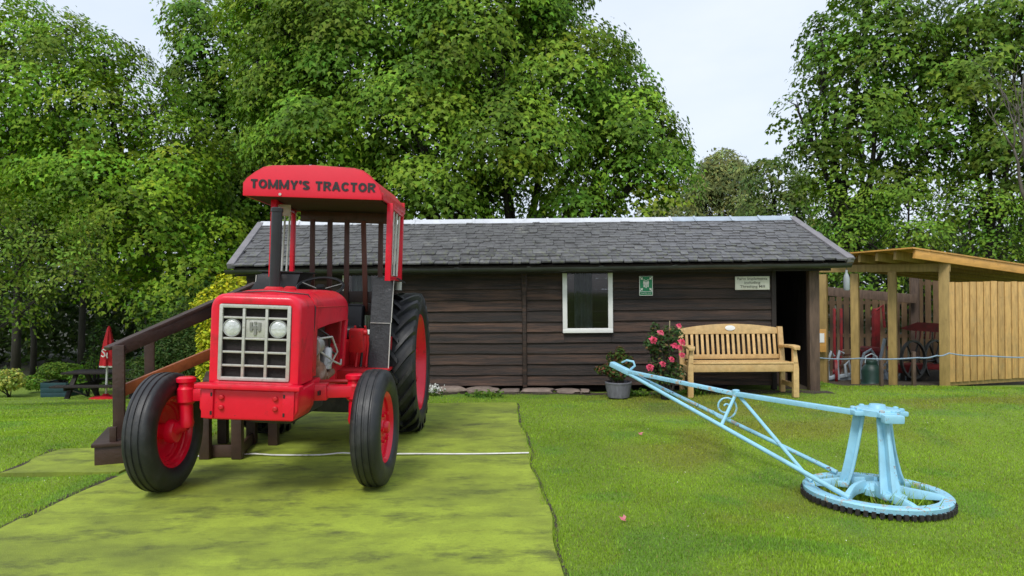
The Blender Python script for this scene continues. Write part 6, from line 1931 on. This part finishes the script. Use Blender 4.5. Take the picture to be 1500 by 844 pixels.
# ------------------------------------------------------------------ roses, pots and small flowers by the wall
def bloom(parent, c, r, col, name='rose_bloom', n=26):
    """a double rose: cupped petals round a heart"""
    c = np.array(c); nrm = np.array([0, -0.75, 0.5]); nrm /= np.linalg.norm(nrm)
    nrm = nrm + rng.normal(size=3) * 0.25; nrm /= np.linalg.norm(nrm)
    a = np.cross(nrm, [1, 0, 0.2]); a /= np.linalg.norm(a); b = np.cross(nrm, a)
    C, N_ = [], []
    for k in range(n):
        t = k / n; th = k * 2.4
        rr = r * (0.15 + 0.75 * t ** 0.8)
        d = math.cos(th) * a + math.sin(th) * b
        C.append(c + d * rr + nrm * r * (0.45 - 0.55 * t)); N_.append(nrm * (0.35 + 0.9 * t) + d * (0.9 - 0.7 * t) * (1 if t > 0.3 else -1))
    C = np.array(C); N_ = np.array(N_)
    return poly_cloud(name, C, N_, r * rng.uniform(0.75, 1.05, n), leaf_colours(n, col, 0.12, 0.05), 'maple' if False else 'oval', M['petal'], parent)
YR = 9.0
b = P(978, 575, YR)
rose = shrub('rose_bush', 'tall rose bush with deep pink double blooms beside the teak bench', 976, YR,
             [lobe(968, 500, YR, 0.20, 0.16, 0.16), lobe(985, 488, YR, 0.15, 0.14, 0.12), lobe(955, 505, YR, 0.10, 0.1, 0.1), lobe(972, 530, YR, 0.18, 0.15, 0.15), lobe(965, 555, YR, 0.15, 0.12, 0.12), lobe(990, 545, YR, 0.12, 0.12, 0.12), lobe(960, 480, YR, 0.06, 0.06, 0.07)],
             1500, 'oval', 0.052, (0.055, 0.105, 0.030), cat='rose bush', cols2=((0.14, 0.10, 0.045), 0.16))
off = np.array(rose.location)
for (px, py, r, f) in ((957, 498, 0.048, 1), (968, 487, 0.045, 1.3), (994.5, 477, 0.034, 1.1), (988, 506.5, 0.050, 0.95), (999, 501, 0.050, 1), (996, 509, 0.04, 0.9), (999, 520, 0.036, 1.05), (984, 526, 0.036, 1), (971, 533, 0.040, 1.05), (952, 538, 0.046, 1.0)):
    q = np.array(P(px, py, YR - 0.17)) - off
    bloom(rose, q, r, (0.74 * min(1, f), 0.085 * f * f, 0.17 * f))
cn = P(981, 470, YR)
MB().tube([Vector((0.03, 0, 0)), cn - rose.location], 0.006, 6).build('support_cane', M['cane'], rose)
# barrel pot
YP = 9.22
pb = P(906, 573, YP)
zt_ = tz(pb.x, YP) + 0.012
pot = thing('plant_pot', 'grey ribbed barrel plant pot standing against the shed', 'plant pot', (pb.x, YP, zt_))
pm = MB().lathe([(0, 0.115), (0.01, 0.135), (0.05, 0.145), (0.16, 0.165), (0.185, 0.168), (0.19, 0.172), (0.205, 0.172), (0.207, 0.158), (0.16, 0.15)], (0, 0, 0), (0, 0, 1), 40)
for i, p in enumerate(pm.v):
    a = math.atan2(p.y, p.x); f_ = 1 + 0.012 * math.cos(a * 14)
    p.x *= f_; p.y *= f_
pot_o = pm.build('pot_body', M['pot'], pot)
MB().lathe([(0.15, 0.15), (0.17, 0.15)], (0, 0, 0), (0, 0, 1), 24).build('compost', M['soil'], pot)
shrub('potted_shrub', 'straggly bronze tipped plant growing in the grey barrel pot', 905, YP, [lobe(905, 545, YP, 0.18, 0.16, 0.10), lobe(893, 540, YP, 0.12, 0.1, 0.09), lobe(913, 530, YP, 0.13, 0.11, 0.12), lobe(880, 541, YP, 0.08, 0.08, 0.06), lobe(908, 518, YP, 0.07, 0.07, 0.11), lobe(895, 524, YP, 0.06, 0.06, 0.08)], 1500, 'oval', 0.045, (0.060, 0.11, 0.022), cols2=((0.16, 0.07, 0.035), 0.35), zoff=0.19)
# little white flower, weeds, fallen petals, daisies
YW = 9.55
fw = thing('white_flower', 'small clump of white flowers at the foot of the shed wall', 'flower', (P(637, 570, YW).x, YW, tz(P(637, 570, YW).x, YW)))
n = 130
C = np.stack([rng.normal(0, 0.05, n), rng.normal(0, 0.04, n), np.abs(rng.normal(0.09, 0.03, n))], -1)
pk = poly_cloud('petals', C, rng.normal(size=(n, 3)) + np.array([0, -0.6, 0.8]), rng.uniform(0.02, 0.04, n), leaf_colours(n, (0.72, 0.74, 0.70), 0.08, 0.0), 'oval', M['petal'], fw)
pk['kind'] = 'stuff'
C = np.stack([rng.normal(0, 0.06, n), rng.normal(0, 0.05, n), np.abs(rng.normal(0.04, 0.025, n))], -1)
poly_cloud('leaves', C, rng.normal(size=(n, 3)) + np.array([0, 0, 0.8]), rng.uniform(0.03, 0.05, n), leaf_colours(n, (0.07, 0.13, 0.03)), 'oval', M['leaf'], fw)
for px, w, lab in ((712, 0.22, 'low green weeds growing along the stone footing of the shed'), (1012, 0.14, 'small green weeds under the teak bench front leg'), (935, 0.16, 'green weeds sprouting between pot and rose bush')):
    x = P(px, 575, 9.45).x
    fw = thing('weed_clump', lab, 'weeds', (x, 9.40, tz(x, 9.40)))
    n = 260
    C = np.stack([rng.normal(0, w * 0.6, n), rng.normal(0, 0.06, n), np.abs(rng.normal(0.03, 0.025, n))], -1)
    poly_cloud('leaves', C, rng.normal(size=(n, 3)) * 0.6 + np.array([0, -0.2, 0.8]), rng.uniform(0.03, 0.06, n), leaf_colours(n, (0.085, 0.17, 0.02)), 'oval', M['leaf'], fw)
def ground_at(px, py):
    Y = 5.0
    for _ in range(25):
        p = P(px, py, Y); z = tz(p.x, Y)
        d = ray(px, py); Y = (z - CAM_H) / d.z * d.y
    return P(px, py, Y)
for px, py in ((938, 640), (912, 767), (1117, 562)):
    g = ground_at(px, py)
    o = poly_cloud('rose_petal', np.array([[0, 0, 0.03], [0.012, 0.01, 0.036]]), np.array([[0.2, -0.5, 0.9], [-0.3, -0.4, 0.9]]), np.array([0.05, 0.045]), np.array([[0.62, 0.18, 0.22], [0.66, 0.24, 0.26]]), 'oval', M['petal'])
    o.location = g
    tag(o, 'fallen pink rose petal lying on the lawn', 'petal', 'fallen petals')

# ------------------------------------------------------------------ grass blades (one mass)
def in_mat(x, y):
    a = (x > -3.05) & (x < 0.0 + (8.8 - y) * 0.0425) & (y < 8.9)
    a &= ~((y > 6.06) & (x < -2.93))
    b_ = (x > -4.05) & (x < -3.0) & (y > 5.55) & (y < 6.43)
    return a | b_
def grass():
    X, Y = [], []
    for y0, y1, dens in ((2.6, 4.2, 14000), (4.2, 5.5, 10000), (5.5, 7.5, 6000), (7.5, 10.5, 2800), (10.5, 15, 650), (15, 22, 160)):
        wmax = 0.78 * y1 + 0.5
        n = int((y1 - y0) * 2 * wmax * dens)
        x = rng.uniform(-wmax, wmax, n); y = rng.uniform(y0, y1, n)
        k = (np.abs(x) < 0.76 * y + 0.4) & ~in_mat(x, y)
        s = (x - SO.x) * SU.x + (y - SO.y) * SU.y; d = (x - SO.x) * SN.x + (y - SO.y) * SN.y
        k &= ~((d > -0.06) & (s > -0.1) & (s < SL + 0.1))          # shed footprint
        k &= ~((y > 10.2) & (x > -3.6) & (x < 4.3))
        k &= ~((x > 4.3) & (y > 13.0 - 0.55 * np.clip(x - 5.5, 0, 3)))
        k &= ~((d > -0.45) & (s > -0.1) & (s < SL + 0.1) & (rng.random(n) < 0.75))
        X.append(x[k]); Y.append(y[k])
    # longer tufts inside and round the iron ring
    m = 900
    a = rng.random(m) * 2 * np.pi; r_ = np.sqrt(rng.random(m)) * 0.40
    tx, ty = GC.x + np.cos(a) * r_, GC.y + np.sin(a) * r_
    kk = vnoise(tx * 6, ty * 6, 77) > 0.5
    tx, ty = tx[kk], ty[kk]
    nt_ = len(tx)
    X = np.concatenate(X + [tx]); Y = np.concatenate(Y + [ty])
    n = len(X)
    Z = terrain(X, Y)
    h = rng.uniform(0.005, 0.018, n) * (0.8 + 0.5 * vnoise(X * 3, Y * 3, 61)) * np.where(Y > 10, 1.35, 1.0)
    w = rng.uniform(0.0022, 0.0045, n) * np.where(Y > 10, 2.6, np.where(Y > 7.5, 1.9, np.where(Y > 5.5, 1.35, 1.0)))
    # shaggy edges against the mats
    edge = in_mat(X - 0.05, Y) | in_mat(X + 0.05, Y) | in_mat(X, Y - 0.06)
    h = np.where(edge, h * 1.7, h)
    h[-nt_:] = rng.uniform(0.05, 0.17, nt_); w[-nt_:] = 0.007
    az = rng.random(n) * 2 * np.pi
    lean = rng.uniform(0.1, 0.9, n) * h
    la = rng.random(n) * 2 * np.pi
    co = np.empty((n, 3, 3), np.float32)
    bx_, by_ = np.cos(az) * w, np.sin(az) * w
    co[:, 0] = np.stack([X - bx_, Y - by_, Z - 0.004], -1); co[:, 1] = np.stack([X + bx_, Y + by_, Z - 0.004], -1)
    co[:, 2] = np.stack([X + np.cos(la) * lean, Y + np.sin(la) * lean, Z + h], -1)
    c = lawn_colour(X, Y) * np.clip(1 + rng.normal(size=(n, 1)) * 0.22, 0.5, 1.8)
    straw = rng.random(n) < 0.05
    c[straw] = np.array([0.30, 0.27, 0.10]) * rng.uniform(0.6, 1.1, (int(straw.sum()), 1))
    c = np.clip(c * 1.12, 0.003, 0.8)
    me = bpy.data.meshes.new('grass')
    me.vertices.add(n * 3); me.loops.add(n * 3); me.polygons.add(n)
    me.vertices.foreach_set('co', co.ravel()); me.loops.foreach_set('vertex_index', np.arange(n * 3, dtype=np.int32))
    me.polygons.foreach_set('loop_start', np.arange(0, n * 3, 3, dtype=np.int32))
    me.update(calc_edges=True)
    at = me.attributes.new('Col', 'FLOAT_COLOR', 'FACE')
    at.data.foreach_set('color', np.concatenate([c, np.ones((n, 1))], 1).astype(np.float32).ravel())
    o = newobj('grass', me, M['grass'])
    o['kind'] = 'stuff'; o['label'] = 'short mown green grass covering the lawn'; o['category'] = 'grass'
    # daisies and clover heads
    n = 160
    x = np.concatenate([rng.uniform(0.3, 5.0, n // 2), rng.uniform(-6.5, -3.1, n // 2)]); y = np.concatenate([rng.uniform(3.2, 9.0, n // 2), rng.uniform(4.5, 10, n // 2)])
    k = ~in_mat(x, y); x, y = x[k], y[k]; n = len(x)
    o = poly_cloud('daisies', np.stack([x, y, terrain(x, y) + 0.028], -1), rng.normal(size=(n, 3)) * 0.25 + np.array([0, -0.3, 1]), rng.uniform(0.007, 0.014, n), leaf_colours(n, (0.70, 0.70, 0.60), 0.06, 0), 'oval', M['petal'])
    o['kind'] = 'stuff'; o['label'] = 'tiny white daisies scattered through the lawn'; o['category'] = 'daisies'
    print('grass blades', n, len(me.polygons))
grass()
# bare earth along the mat edges and wall foot
def earth_strip(pts, w, label):
    vv, ff = [], []
    for i, (x, y) in enumerate(pts):
        a = pts[max(0, i - 1)]; b = pts[min(len(pts) - 1, i + 1)]
        d = Vector((b[0] - a[0], b[1] - a[1], 0)).normalized(); n_ = Vector((-d.y, d.x, 0))
        for s in (-1, 0, 1):
            q = Vector((x, y, 0)) + n_ * s * w * (0.6 + 0.8 * random.random())
            vv.append((q.x, q.y, tz(q.x, q.y) + (0.008 if s == 0 else 0.004)))
    for i in range(len(pts) - 1):
        for k in range(2):
            a = i * 3 + k; ff.append((a, a + 1, a + 4, a + 3))
    o = MB().add(vv, ff).build('earth_strip', M['soil'], None)
    o['kind'] = 'structure'
random.seed(41)
earth_strip([(xr(y) + 0.02, y) for y in np.arange(2.6, 8.9, 0.12)], 0.010, '')
earth_strip([(xl(y) - 0.03, y) for y in np.arange(3.2, 5.55, 0.12)], 0.03, '')
earth_strip([(-4.03 - 0.12 * (y - 5.55) ** 2, y) for y in np.arange(5.5, 6.45, 0.1)], 0.03, '')
earth_strip([tuple((SW(s, -0.17, 0)).xy) for s in np.arange(-0.1, s_of_px(640), 0.14)], 0.13, '')
tri = sum(len(o.data.loop_triangles) if False else sum(max(0, len(p.vertices) - 2) for p in o.data.polygons) if len(o.data.polygons) < 2000 else len(o.data.loops) - 2 * len(o.data.polygons) for o in bpy.data.objects if o.type == 'MESH')
print('TRIANGLES', tri, 'OBJECTS', len(bpy.data.objects))
